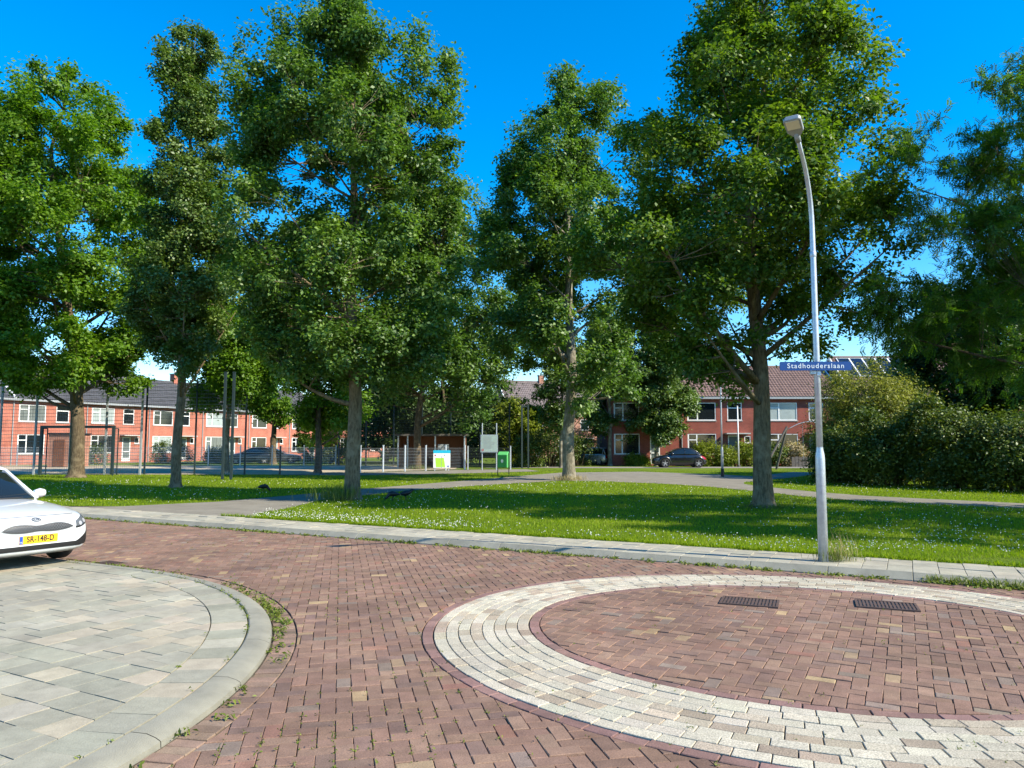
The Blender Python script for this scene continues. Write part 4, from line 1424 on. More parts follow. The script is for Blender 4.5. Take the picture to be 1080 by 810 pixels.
GF = 'fences of the sports court'
fence('ball_fence', 'tall ball fence with grey posts and thin horizontal wires behind the white car', (-31, 42), (-21.0, 42), 5.2, 2.0, .10, mGREYP, mWIRE, .2, .10, 5.35, GF, .020)
fence('ball_fence', 'tall wire fence stretching behind the columnar tree trunk', (-20.9, 42.3), (-15.2, 42.3), 5.2, 2.85, .08, mDGREEN, mWIRE, .2, .10, 5.3, GF, .020, z0=3.2)
fence('court_fence', 'low wire mesh fence with pale posts on the far side of the court', (-46, 61.2), (-14.5, 61.2), 1.55, 2.6, .08, mGALV, mGALV, .2, .06, 1.65, GF, .018)
fence('court_fence', 'low wire mesh fence with dark posts near the small thin tree', (-13.1, 42.0), (-9.25, 45.0), 1.5, 2.4, .08, mDGREEN, mWIRE, .2, .06, 1.6, GF, .010)
fence('court_fence', 'low wire mesh fence with bright posts in front of the timber shelter', (-9.2, 45.1), (-3.2, 50.4), 1.5, 1.62, .08, mGALV, mWIRE, .2, .06, 1.65, GF, .012)
fence('court_fence', 'low wire mesh fence with one pale end post behind the notice board', (-3.0, 50.6), (-.1, 51.2), 1.5, 2.9, .08, mGALV, mWIRED, .2, .06, 1.6, GF, .014)
fence('ball_fence', 'tall dark wire fence in front of the trees behind the shelter', (-14.2, 60.9), (-.2, 57.6), 4.7, 2.4, .11, mDGREEN, mWIRED, .2, .10, 4.9, GF, .012)


def twin_posts(label, x, y, h, gap, m):
    root = empty('gate_posts', (x, y, Z_LAWN), R(8))
    tag(root, label, 'posts', GF)
    for s in (-1, 1):
        b = MB(); b.box(s * gap / 2 - .055, s * gap / 2 + .055, -.055, .055, -.1, h); b.build('post', m, root)
    b = MB(); b.box(-gap / 2 + .055, gap / 2 - .055, -.03, .03, h - .14, h - .04); b.build('crossbar', m, root)


for x_, lab_ in ((-14.0, 'left one of two tall dark posts standing close together by the columnar tree'), (-13.58, 'right one of two tall dark posts standing close together by the columnar tree')):
    root = empty('tall_post', (x_, 36.0, Z_LAWN)); tag(root, lab_, 'post', GF)
    b = MB(); b.box(-.055, .055, -.055, .055, -.1, 5.2); b.build('shaft', mDGREEN, root)
    b = MB(); b.box(-.065, .065, -.065, .065, 5.2, 5.24); b.build('cap', mDGREEN, root)
twin_posts('pair of tall dark posts right of the bright lime tree', .95, 54, 4.6, .46, mDGREEN)
# goal of pipes at the court edge
root = empty('goal_frame', (-26.2, 41.3, Z_LAWN), R(0))
tag(root, 'dark steel goal frame standing before the tall ball fence', 'goal')
for x in (0, 4.0):
    b = MB(); b.box(x - .07, x + .07, -.07, .07, -.1, 2.62); b.build('upright', mDGREEN, root)
b = MB(); b.box(-.07, 4.07, -.068, .068, 2.62, 2.76); b.build('crossbar', mDGREEN, root)
b = MB()
for z in np.arange(.2, 2.6, .2): b.box(.07, 3.93, .50, .512, z, z + .012)
for x in np.arange(.2, 4, .12): b.box(x, x + .006, .513, .519, 0, 2.6)
b.build('back_mesh', mWIRE, root)
b = MB()
for x in (0, 4.0): b.bar((x, .07, 2.6), (x, .5, 2.6), .05, .05); b.bar((x, .5, -.05), (x, .5, 2.6), .05, .05)
b.build('back_stays', mDGREEN, root)
root = empty('brick_shed', (-35.3, 56.5, Z_LAWN), R(0))
tag(root, 'small brick shed seen through the goal mesh', 'shed')
b = MB(); b.box(0, 1.7, 0, 2.5, -.1, 2.5); b.build('wall', mBR_PINK, root)
b = MB(); b.box(-.1, 1.8, -.1, 2.6, 2.503, 2.62); b.build('roof', mPLAST, root)
b = MB(); b.box(.45, 1.25, -.05, -.003, .05, 2.1); b.build('door', mWOOD, root)

# timber shelter
root = empty('timber_shelter', (-8.35, 54.0, Z_LAWN), R(2))
tag(root, 'open brown timber shelter with flat roof and pale posts behind the mesh fence', 'shelter')
b = MB(); b.box(0, 4.95, 2.2, 2.3, 0, 2.35); b.build('back_wall', mWOOD, root)
for x in (0, 4.85):
    b = MB(); b.box(x, x + .1, 0.3, 2.197, 0, 2.35); b.build('side_wall', mWOOD, root)
b = MB(); b.box(-.15, 5.1, -.1, 2.5, 2.353, 2.50); b.build('roof', mPOSTW, root)
for x in (.06, .75, 2.75, 4.89):
    b = MB(); b.box(x - .05, x + .05, 0, .1, -.05, 2.35); b.build('post', mGALV, root)
b = MB(); b.box(.3, 4.6, 1.7, 2.15, .42, .48); b.build('bench', mWOOD, root)
b = MB()
for x in (.5, 2.4, 4.3): b.box(x, x + .08, 1.75, 2.1, -.02, .418)
b.build('bench_legs', mPOSTW, root)
b = MB(); b.box(2.95, 3.75, .02, .06, .35, 1.75); b.build('panel', mGREYP, root)


# ------------------------------------------------------------------ boards, bin, posts
root = empty('map_board', (-4.55, 48.2, Z_LAWN), R(8))
tag(root, 'white map board with cyan top strip and green field in front of the fence', 'board')
b = MB(); b.box(-.55, .55, 0, .03, .22, 1.35); b.build('panel', mBOARDW, root)
b = MB(); b.box(-.55, .55, -.006, -.001, 1.16, 1.35); b.build('title_strip', mCYAN, root)
b = MB()
b.add([(-.38, -.005, .26), (.22, -.005, .26), (.18, -.005, .55), (.12, -.005, .86), (-.02, -.005, .86), (-.06, -.005, .84), (-.42, -.005, .86)], [(0, 1, 2, 3, 4, 5, 6)])
b.build('green_field', mLIME, root)
b = MB(); b.box(-.035, -.015, -.010, -.006, .1, .98); b.box(.14, .22, -.010, -.006, 1.0, 1.06); b.build('map_lines', mGREYP, root)
b = MB(); b.box(-.46, -.38, -.010, -.006, .98, 1.06); b.build('red_mark', mREDM, root)
b = MB(); b.box(.36, .46, -.010, -.006, .28, .36); b.build('blue_mark', mBLUE, root)
for x in (-.45, .45):
    b = MB(); b.box(x - .03, x + .03, .035, .085, -.1, 1.3); b.build('leg', mGALV, root)

root = empty('notice_board', (-1.52, 49.5, Z_LAWN), R(-4))
tag(root, 'grey notice board on two tall poles behind the green litter bin', 'sign')
for x in (-.48, .48):
    b = MB(); b.tube([(x, .06, -.1), (x, .06, 3.15)], .04, 8); b.build('pole', mGALV, root)
b = MB(); b.box(-.58, .58, -.02, .02, 1.2, 2.38); b.build('frame', mGALV, root)
b = MB(); b.box(-.53, .53, -.026, -.021, 1.25, 2.33); pn = b.build('panel', mBOARDG, root)
b = MB()
rr = random.Random(4)
for q in range(13):
    z = 2.22 - q * .065
    b.box(-.42, -.42 + rr.uniform(.5, .85), -.030, -.027, z, z + .02)
b.build('text_lines', mGREYP, root)
b = MB()
for rad in (.075,):
    n = 16
    vs = [(-.43 + r_ * math.cos(a), -.031, 1.36 + r_ * math.sin(a)) for r_ in (rad, rad * .68) for a in [2 * math.pi * k / n for k in range(n)]]
    b.add(vs, [(k, (k + 1) % n, n + (k + 1) % n, n + k) for k in range(n)])
b.bar((-.48, -.033, 1.31), (-.38, -.033, 1.41), .004, .02)
b.build('prohibition_mark', mREDM, root)

root = empty('litter_bin', (-.48, 41.5, Z_LAWN), R(-14))
tag(root, 'green litter bin with curved lid on dark legs beside the footpath', 'litter bin')
b = MB()
prof_ = [(-.26, .42), (-.26, 1.16), (-.10, 1.24), (.10, 1.32), (.24, 1.26), (.30, 1.08), (.27, .42)]
n = len(prof_)
b.add([(-.29, y, z) for y, z in prof_] + [(.29, y, z) for y, z in prof_], [tuple(range(n)), tuple(reversed(range(n, 2 * n)))] + [(i, n + i, n + (i + 1) % n, (i + 1) % n) for i in range(n)])
bevel(b.build('body', mBINL, root), .03, 3)
b = MB(); b.box(-.265, .265, -.285, -.262, .44, 1.13); fp = b.build('door', mBIN, root); bevel(fp, .01)
b = MB()
n = 18
b.add([(.07 * math.cos(a), -.289, .80 + .10 * math.sin(a)) for a in [2 * math.pi * k / n for k in range(n)]], [tuple(range(n))])
b.build('round_mark', mBOARDG, fp)
for x in (-.32, .32):
    b = MB(); b.tube([(x, -.02, -.1), (x, -.02, 1.18), (x * .92, -.02, 1.26)], .026, 8); b.build('leg', mPLAST, root)


def lamp_post(loc, rz, label, h=6.05, group='lamp posts'):
    root = empty('street_lamp', (loc[0], loc[1], loc[2]), rz)
    tag(root, label, 'street lamp', group)
    b = MB()
    b.lathe([(.0, -.2), (.068, -.2), (.065, 1.42), (.062, 1.48), (.047, 1.56), (.045, 1.6)], 20)
    b.build('base_tube', mGALV, root, smooth=True)
    # arm points along local -y
    pts = [(0, 0, 1.55), (0, 0, 3.0), (0, 0, 4.35)]
    rad = [.046, .043, .041]
    for k in range(0, 9):
        a = k / 8
        ang = R(62) * a
        rr_ = 1.05
        pts.append((0, -rr_ * (1 - math.cos(ang)), 4.75 + rr_ * math.sin(ang)))
        rad.append(.036 - .006 * a)
    e = Vector(pts[-1]); d = (Vector(pts[-1]) - Vector(pts[-2])).normalized()
    pts.append(tuple(e + d * .38)); rad.append(.029)
    tp = b2 = MB(); b2.tube(pts, rad, 14)
    b2.lathe([(.042, 4.33), (.047, 4.34), (.047, 4.40), (.036, 4.42)], 14)
    b2.build('pole', mGALV, root, smooth=True)
    end = e + d * .33
    # head: flat lantern, nearly level
    hd = MB()
    def outline(s, zt):
        return [(-.07, 0.0), (-.145, -.13), (-.155, -.46), (-.12, -.50), (.12, -.50), (.155, -.46), (.145, -.13), (.07, 0.0)]
    O_ = [(x * .74, y * .68) for x, y in outline(1, 0)]
    n = len(O_)
    top = [(x * .82, y * .94 - .02, .055) for x, y in O_]
    midt = [(x, y, .03) for x, y in O_]; midb = [(x, y, -.005) for x, y in O_]; bot = [(x * .96, y * .98 - .005, -.018) for x, y in O_]
    hd.add(bot + midb + midt + top, [tuple(range(n)), tuple(reversed(range(3 * n, 4 * n)))] + [(j * n + i, (j + 1) * n + i, (j + 1) * n + (i + 1) % n, j * n + (i + 1) % n) for j in range(3) for i in range(n)])
    head = hd.build('lantern', mGREYP, root); bevel(head, .008, 2)
    head.location = end; head.rotation_euler = (R(-20), 0, 0)
    ln = MB(); ln.box(-.085, .085, -.315, -.15, -.026, -.019)
    lens = ln.build('lens', mLED, head)
    bk = MB(); bk.tube([(0, .10, -.02), (0, -.04, .01)], .040, 12)
    br = bk.build('bracket', mGREYP, root, smooth=True)
    br.location = end; br.rotation_euler = (R(-20), 0, 0)
    return root


LP = (4.36, 10.52, Z_WALK)
lamp_post(LP, R(-33), 'galvanised lamp post in the near pavement, carrying the blue street name sign')
lamp_post((11.14, 39.4, Z_LAWN), R(176), 'distant lamp post with black foot by the footpath left of the largest oak')
b = MB(); b.lathe([(.085, -.02), (.085, .42), (.078, .44)], 16)
for o_ in COL.objects:
    if o_.name == 'street_lamp.001':
        b.build('foot_sleeve', mPLAST, o_, smooth=True)


def text_obj(name, txt, size, mat, parent, loc, rot, extr=.001, align='CENTER', spacing=1.0, sx=1.0, offset=0.0):
    cu = bpy.data.curves.new(name, 'FONT')
    cu.body = txt; cu.size = size; cu.extrude = extr; cu.align_x = align; cu.align_y = 'CENTER'; cu.space_character = spacing
    cu.offset = offset
    t = bpy.data.objects.new(name, cu)
    COL.objects.link(t)
    bpy.context.view_layer.update()
    me = bpy.data.meshes.new_from_object(t.evaluated_get(bpy.context.evaluated_depsgraph_get()))
    bpy.data.objects.remove(t)
    bpy.data.curves.remove(cu)
    me.materials.clear()
    o = link_mesh(name, me, mat, parent)
    o.location = loc; o.rotation_euler = rot; o.scale = (sx, 1, 1)
    return o


# street name sign clamped on the near lamp post
root = empty('street_name_sign', (LP[0] - .05, LP[1], LP[2] + 2.74), R(-2))
tag(root, 'blue street name sign reading Stadhouderslaan on the near lamp post', 'street sign')
b = MB()
pl = []
w, h, r_ = .50, .062, .02
for cx, cz, a0 in ((w - r_, h - r_, 0), (-w + r_, h - r_, 90), (-w + r_, -h + r_, 180), (w - r_, -h + r_, 270)):
    for k in range(5):
        a = R(a0 + k * 22.5); pl.append((cx + r_ * math.cos(a), cz + r_ * math.sin(a)))
n = len(pl)
b.add([(x, -.085, z) for x, z in pl] + [(x, -.065, z) for x, z in pl], [tuple(range(n)), tuple(reversed(range(n, 2 * n)))] + [(i, n + i, n + (i + 1) % n, (i + 1) % n) for i in range(n)])
b.build('plate', mSIGNB, root)
text_obj('lettering', 'Stadhouderslaan', .098, mSIGNW, root, (0.0, -.0875, .0), (R(90), 0, 0), .0012, spacing=1.22, sx=1.0, offset=.0008)
b = MB(); b.lathe([(.047, -.11), (.052, -.11), (.052, .05), (.047, .05)], 16); b.box(.03, .085, -.055, .0, -.13, -.075)
b.build('clamp', mGALV, root)

root = empty('flag_pole', (17.75, 58.2, Z_LAWN))
tag(root, 'thin white pole standing among the garden shrubs', 'pole')
b = MB(); b.tube([(0, 0, -.1), (0, 0, 4.7)], [.06, .045], 10); b.build('shaft', mWHITE, root, smooth=True)
b = MB(); b.lathe([(0, 4.78), (.06, 4.74), (.06, 4.70), (0, 4.70)], 10); b.build('cap', mWHITE, root)
b = MB(); b.lathe([(.12, -.05), (.12, .12), (.07, .16)], 10); b.build('foot', mPOSTW, root)

root = empty('swing_frame', (18.4, 51.5, Z_LAWN), R(0))
tag(root, 'leaning timber posts with a curved steel bar, a swing frame half behind the hedge', 'swing')
for xa, ya in ((-1.25, -.6), (.05, .5)):
    b = MB(); b.tube([(xa, ya, -.1), (.72, 0, 2.95)], [.085, .075], 8); b.build('post', mPOSTW, root)
for xa, ya in ((5.6, -.6), (4.6, .5)):
    b = MB(); b.tube([(xa, ya, -.1), (3.8, 0, 2.95)], [.085, .075], 8); b.build('post', mPOSTW, root)
b = MB(); b.tube([(.72 + 3.1 * t, 0, 2.75 + .55 * math.sin(math.pi * t)) for t in np.linspace(0, 1, 13)], .024, 8); b.build('curved_bar', mGALV, root, smooth=True)
b = MB()
for t in (.35, .65):
    b.tube([(.72 + 3.1 * t, 0, 2.75 + .55 * math.sin(math.pi * t)), (.72 + 3.1 * t, 0, .6)], .012, 5)
b.build('chains', mGALV, root)
b = MB(); b.box(1.65, 2.9, -.18, .18, .55, .62); b.build('seat', mPLAST, root)
root = empty('planter_box', (21.9, 57.9, Z_LAWN))
tag(root, 'grey timber planter edge below the pale garden shrub', 'planter')
b = MB()
for q in range(7): b.box(-.1 + q * .27, .14 + q * .27, 0, .12, -.1, .75 + .05 * (q % 2))
b.build('boards', mPOSTW, root)


# birds on the lawn
def bird(loc, rz, label, peck):
    root = empty('crow', (loc[0], loc[1], Z_LAWN + .02), rz)
    tag(root, label, 'bird', 'crows on the lawn')
    b = MB()
    hz_ = .02 if peck else .30
    body = [(-.20, 0, .17), (-.13, 0, .18), (-.05, 0, .185), (.04, 0, .20), (.11, 0, .215 if not peck else .185), (.16, 0, .25 if not peck else .13), (.20, 0, .285 if not peck else .085), (.225, 0, .29 if not peck else .062), (.245, 0, .288 if not peck else .045)]
    b.tube(body, [.012, .045, .075, .082, .065, .045, .042, .036, .012], 10)
    bd = b.build('body', mCROW, root, smooth=True)
    h = Vector(body[-2])
    b = MB(); d = Vector((.07, 0, -.015)) if not peck else Vector((.04, 0, -.05)); b.tube([h + d * .3, h + d * 1.1], [.016, .003], 6); b.build('beak', mINK, root)
    b = MB(); b.add([(-.15, -.03, .18), (-.15, .03, .18), (-.33, .05, .13), (-.33, -.05, .13), (-.15, -.03, .165), (-.15, .03, .165), (-.33, .05, .122), (-.33, -.05, .122)],
                    [(0, 1, 2, 3), (7, 6, 5, 4), (0, 3, 7, 4), (1, 5, 6, 2), (2, 6, 7, 3), (0, 4, 5, 1)]); b.build('tail', mCROW, root)
    for s in (-1, 1):
        b = MB(); b.tube([(.08, s * .07, .21), (-.02, s * .082, .20), (-.20, s * .035, .165)], [.02, .04, .008], 6); b.build('wing', mCROW, root, smooth=True)
        b = MB(); b.tube([(0, s * .03, .13), (.01, s * .03, .06), (0, s * .03, -.015)], [.014, .008, .007], 5); b.tube([(0, s * .03, -.012), (.05, s * .03, -.015)], .006, 4); b.build('leg', mINK, root)


bird((-3.55, 22.3), R(200), 'dark crow pecking in the shaded grass, the left one of a pair', True)
bird((-3.22, 22.6), R(25), 'dark crow standing upright in the shaded grass, the right one of a pair', False)
bird((-8.8, 26.4), R(15), 'lone dark crow pecking on the grass left of the footpath', True)


# ------------------------------------------------------------------ cars
ESTATE = dict(
    body=[(.90, .50, .30, .58), (.865, .64, .235, .64), (.79, .745, .205, .695), (.64, .815, .19, .745), (.40, .862, .18, .795), (.05, .885, .18, .845), (-.35, .89, .18, .885),
          (-.72, .89, .18, .915), (-1.3, .89, .18, .915), (-2.0, .89, .18, .935), (-2.8, .885, .18, .96), (-3.25, .865, .21, .97), (-3.5, .80, .27, .92), (-3.6, .68, .36, .80)],
    top=[(-.60, .74, .70, .915), (-.95, .765, .66, 1.15), (-1.40, .785, .625, 1.375), (-1.85, .79, .62, 1.455), (-2.45, .785, .615, 1.465), (-3.0, .77, .60, 1.43), (-3.30, .74, .58, 1.35), (-3.52, .69, .60, .985)],
    rear=-2.65, wheel=.315, track=.775)
BEETLE = dict(
    body=[(.80, .34, .34, .50), (.77, .50, .27, .60), (.68, .62, .22, .70), (.50, .72, .19, .80), (.22, .79, .18, .89), (-.12, .83, .18, .965), (-.45, .84, .18, 1.0), (-1.1, .84, .18, .99), (-1.9, .84, .18, .99),
          (-2.4, .82, .19, .985), (-2.75, .77, .21, .93), (-3.0, .68, .24, .83), (-3.17, .54, .29, .69), (-3.24, .38, .34, .56)],
    top=[(-.30, .68, .64, .985), (-.62, .71, .58, 1.22), (-1.0, .72, .55, 1.42), (-1.5, .72, .54, 1.51), (-2.0, .70, .53, 1.46), (-2.4, .66, .50, 1.29), (-2.86, .56, .47, .90)],
    rear=-2.51, wheel=.33, track=.79)
HATCH = dict(
    body=[(.78, .45, .30, .62), (.74, .62, .24, .72), (.62, .76, .2, .80), (.30, .84, .18, .90), (-.2, .86, .18, .98), (-.5, .86, .18, 1.0), (-1.2, .86, .18, .98), (-2.2, .86, .18, .99), (-2.7, .85, .2, .99), (-2.95, .80, .24, .93), (-3.08, .7, .33, .8)],
    top=[(-.40, .72, .68, .99), (-.85, .75, .62, 1.28), (-1.25, .76, .60, 1.45), (-1.8, .76, .60, 1.52), (-2.4, .75, .58, 1.49), (-2.75, .73, .57, 1.40), (-2.98, .70, .60, .97)],
    rear=-2.45, wheel=.30, track=.75)


def bvh_of(o):
    dg = bpy.context.evaluated_depsgraph_get()
    return BVHTree.FromObject(o, dg)


def make_car(name, label, loc, rz, prof, paint, cat='car', group=None, hero=False, plate=True, glass=mCGLASS):
    root = empty(name, loc, rz)
    tag(root, label, cat, group)
    # lower body
    sec = []
    for (x, w, zb, zt) in prof['body']:
        h = zt - zb
        half = [(0, zb), (w * .62, zb), (w * .90, zb + .015), (w * .985, zb + h * .16), (w, zb + h * .40), (w * .995, zb + h * .62), (w * .975, zb + h * .80), (w * .93, zb + h * .925), (w * .80, zt - .012), (w * .45, zt + .012), (0, zt + .018)]
        sec.append([(x, y, z) for y, z in half] + [(x, -y, z) for y, z in reversed(half[1:-1])])
    b = MB()
    n = len(sec[0])
    for s in sec: b.v += s
    for i in range(len(sec) - 1):
        for k in range(n):
            k2 = (k + 1) % n
            b.f.append((i * n + k, (i + 1) * n + k, (i + 1) * n + k2, i * n + k2)); b.m.append(0); b.c.append(None)
    b.f.append(tuple(range(n))); b.m.append(0); b.c.append(None)
    b.f.append(tuple((len(sec) - 1) * n + k for k in reversed(range(n)))); b.m.append(0); b.c.append(None)
    raw = b.build('body', [paint, mPLAST])
    sm = raw.modifiers.new('s', 'SUBSURF'); sm.levels = sm.render_levels = 2
    cut = MB()
    for xx in (0, prof['rear']):
        for sy in (-1, 1):
            cut.lathe([(.0, sy * .50), (prof['wheel'] + .055, sy * .50), (prof['wheel'] + .055, sy * 1.2), (.0, sy * 1.2)], 32, 'y', (xx, 0, prof['wheel']), 0)
    cut.v = [(x, y, z) for x, y, z in cut.v]
    co = cut.build('cutter', mPLAST)
    bm_ = bpy.data.meshes
    bvh = bvh_of(raw)
    bo = raw.modifiers.new('b', 'BOOLEAN'); bo.operation = 'DIFFERENCE'; bo.object = co; bo.solver = 'EXACT'
    try: bo.material_mode = 'TRANSFER'
    except Exception: pass
    me = bpy.data.meshes.new_from_object(raw.evaluated_get(bpy.context.evaluated_depsgraph_get()))
    bpy.data.objects.remove(raw); bpy.data.objects.remove(co)
    body = bpy.data.objects.new('body', me); COL.objects.link(body); body.parent = root
    auto_smooth(body, 38)
    # greenhouse
    T = prof['top']
    gs = []
    for i, (x, wb, wr, zr) in enumerate(T):
        t = prof['body']
        zb = np.interp(-x, [-q[0] for q in t], [q[3] for q in t]) - .01
        if i in (0, len(T) - 1):
            gs.append([(x, wb, zb), (x, wb * .985, zb + .004), (x, wb * .97, zb + .008), (x, wb * .55, zb + .012), (x, 0, zb + .015)])
        else:
            gs.append([(x, wb, zb), (x, (wb * .45 + wr * .55), zb + (zr - zb) * .55), (x, wr, zr - .045), (x, wr * .62, zr - .004), (x, 0, zr + .012)])
    def strip(rows, cols):
        m = MB()
        for i in rows:
            for k in cols:
                for s in (1, -1):
                    q = [gs[i][k], gs[i + 1][k], gs[i + 1][k + 1], gs[i][k + 1]]
                    q = [(x, y * s, z) for x, y, z in q]
                    m.add(q, [(3, 2, 1, 0) if s > 0 else (0, 1, 2, 3)])
        return m
    last = len(T) - 1
    roof_rows = range(2, last - 1)
    def finish(m, nm, mt, par=root, th=.012):
        o = m.build(nm, mt, par)
        w_ = o.modifiers.new('weld', 'WELD'); w_.merge_threshold = .001
        ss = o.modifiers.new('ss', 'SUBSURF'); ss.levels = ss.render_levels = 2; ss.boundary_smooth = 'PRESERVE_CORNERS'
        so = o.modifiers.new('so', 'SOLIDIFY'); so.thickness = th; so.offset = -1
        o.data.polygons.foreach_set('use_smooth', [True] * len(o.data.polygons))
        return o
    finish(strip(range(1, last - 1), (2, 3)) if False else strip(range(2, last - 1), (2, 3)), 'roof', paint)
    finish(strip(range(0, 2), (2, 3)), 'windscreen', glass)
    finish(strip(range(last - 1, last), (2, 3)), 'rear_window', glass)
    sg = strip(range(0, last), (0, 1))
    finish(sg, 'side_windows', glass)
    # pillars and rails in body colour
    m = MB()
    for s in (1, -1):
        line = [Vector((p[2][0], p[2][1] * s, p[2][2])) for p in gs]
        m.tube([p + Vector((0, s * .006, .004)) for p in line], [.035 if i in (0, last) else .032 for i in range(len(line))], 8)
        for i, wd in ((3 if last > 6 else 3, .03), (last - 1, .05)):
            a, c_, d = [Vector((p[0], p[1] * s, p[2])) for p in gs[i][:3]]
            m.bar(a + Vector((0, s * .006, 0)), c_ + Vector((0, s * .008, 0)), .06, .03, up=(1, 0, 0)); m.bar(c_ + Vector((0, s * .008, 0)), d + Vector((0, s * .006, 0)), .06, .03, up=(1, 0, 0))
    pi = m.build('pillars', paint, root, smooth=True)
    # wheels
    def wheel(xx, sy):
        r_ = prof['wheel']
        o_ = sy * prof['track']
        w0, w1 = o_ - sy * .10, o_ + sy * .095
        wl_ = MB()
        wl_.lathe([(r_ * .62, w0), (r_ * .93, w0), (r_, w0 + sy * .03), (r_, w1 - sy * .03), (r_ * .94, w1), (r_ * .68, w1), (r_ * .66, w1 - sy * .02)], 32, 'y', (xx, 0, r_))
        wh = wl_.build('wheel', mRUBBER, root, smooth=True)
        rm = MB()
        rm.lathe([(r_ * .68, w1 - sy * .005), (r_ * .62, w1 - sy * .012), (r_ * .60, w1 - sy * .06), (0, w1 - sy * .07)], 32, 'y', (xx, 0, r_), 1)
        for k in range(5):
            a = 2 * math.pi * k / 5 + .3
            for da in (-.13, .13):
                p0 = Vector((xx + .05 * math.cos(a + da * 2), w1 - sy * .02, r_ + .05 * math.sin(a + da * 2)))
                p1 = Vector((xx + r_ * .64 * math.cos(a + da), w1 - sy * .012, r_ + r_ * .64 * math.sin(a + da)))
                rm.bar(p0, p1, .028, .022, 0, up=(0, 1, 0))
        rm.lathe([(.0, w1 - sy * .008), (.055, w1 - sy * .010), (.06, w1 - sy * .05)], 16, 'y', (xx, 0, r_), 0)
        rm.build('rim', [mALLOY, mPLAST], wh)
    for xx in (0, prof['rear']):
        for sy in (-1, 1): wheel(xx, sy)
    ub = MB(); ub.box(prof['rear'] + .35, -.35, -.70, .70, .16, .22); ub.box(-.5, .55, -.45, .45, .17, .24); ub.build('underbody', mPLAST, root)
    if prof is BEETLE:
        for xx in (0, prof['rear']):
            for s in (1, -1):
                m = MB()
                m.tube([(xx + .43 * math.cos(a), s * (.80 - .06 * abs(math.cos(a))), .33 + .43 * math.sin(a)) for a in np.linspace(-.25, math.pi + .25, 17)], [.03] + [.10] * 15 + [.03], 10)
                m.build('fender', paint, root, smooth=True)
    # details projected on the surface
    def proj(y, z, d=1, off=.006):
        h = bvh.ray_cast(Vector((6.0 * d, y, z)), Vector((-d, 0, 0)))
        if h[0] is None: return None
        nn = h[1] if h[1].x * d > 0 else -h[1]
        return h[0] + nn * off
    def patch(nm, ys, lo, hi, mat, d=1, off=.006, nz=5, par=root, build=True, mb=None):
        m_ = mb or MB()
        g_ = []
        for y in ys:
            a, c_ = lo(y), hi(y)
            g_.append([proj(y, a + (c_ - a) * k / nz, d, off) for k in range(nz + 1)])
        for i in range(len(ys) - 1):
            for k in range(nz):
                q = [g_[i][k], g_[i + 1][k], g_[i + 1][k + 1], g_[i][k + 1]]
                if all(p is not None for p in q): m_.add([tuple(p) for p in q], [(0, 1, 2, 3) if d > 0 else (3, 2, 1, 0)])
        if mb is None: return m_.build(nm, mat, par, smooth=True)
    def side(x, z, s, off=.006):
        h = bvh.ray_cast(Vector((x, 3.0 * s, z)), Vector((0, -s, 0)))
        return None if h[0] is None else h[0] + Vector((0, s * off, 0))
    # door lines and handles
    m = MB()
    for s in (1, -1):
        for x_ in (-.62, -1.62, -2.45 if hero else -2.2):
            L_ = [side(x_ + (.06 * math.sin(z * 3)), z, s, .0005) for z in np.linspace(.28, .95, 9)]
            L_ = [p for p in L_ if p is not None]
            if len(L_) > 2: m.tube(L_, .006, 4)
        for x_ in (-1.45, -2.35):
            p = side(x_, .82, s, .012)
            if p is not None: m.bar(p + Vector((-.08, 0, 0)), p + Vector((.08, 0, 0)), .025, .03)
    m.build('door_seams', mPLAST, root)
    if hero:
        m = MB()
        for s in (1, -1):
            L_ = [side(x_, z_, s, .0005) for x_, z_ in ((.44, .30), (.42, .40), (.38, .50), (.36, .58))]
            L_ = [p for p in L_ if p is not None]
            if len(L_) > 2: m.tube(L_, .005, 4)
        m.build('bumper_seams', mPLAST, root)
        m = MB()
        m.tube([(-.585 - .10 * (y / .74) ** 2, y, .915 + .006) for y in np.linspace(-.72, .72, 15)], .022, 6)
        m.build('cowl', mPLAST, root, smooth=True)
    # mirrors
    for s in (1, -1):
        m = MB()
        bx = T[1][0] + .12
        yb = T[0][1] + .02
        mz = .965 if hero else 1.04
        m.tube([(bx, s * (yb - .03), mz - .04), (bx - .01, s * (yb + .06), mz - .02), (bx - .02, s * (yb + .09), mz), (bx - .03, s * (yb + .15), mz + .01), (bx - .03, s * (yb + .21), mz + .01), (bx - .03, s * (yb + .225), mz + .01)], [.03, .035, .075, .088, .07, .02], 12)
        m.v = [(x, y, mz + (z - mz) * .85) for x, y, z in m.v]
        m.build('mirror', paint, root, smooth=True)
    lin = lambda a, b_, n_=13: list(np.linspace(a, b_, n_))
    if hero:
        # grille: a wide tiger-nose opening, pinched in the middle
        gw = .49
        up = lambda y: .640 - .020 * math.exp(-(y / .13) ** 2) - .085 * (abs(y) / gw) ** 5 + .012 * (abs(y) / gw) ** 2
        lw = lambda y: .518 + .018 * math.exp(-(y / .13) ** 2) + .045 * (abs(y) / gw) ** 4 + .006 * (abs(y) / gw)
        ys = lin(-gw, gw, 41)
        patch('grille_surround', ys, lambda y: lw(y) - .009, lambda y: up(y) + .009, mGREYP, off=.004, nz=6)
        gr = patch('grille', lin(-gw + .012, gw - .012, 41), lambda y: lw(y) + .004, lambda y: up(y) - .004, mPLAST, off=.008, nz=6)
        m = MB()
        ny_, nz_ = 24, 4
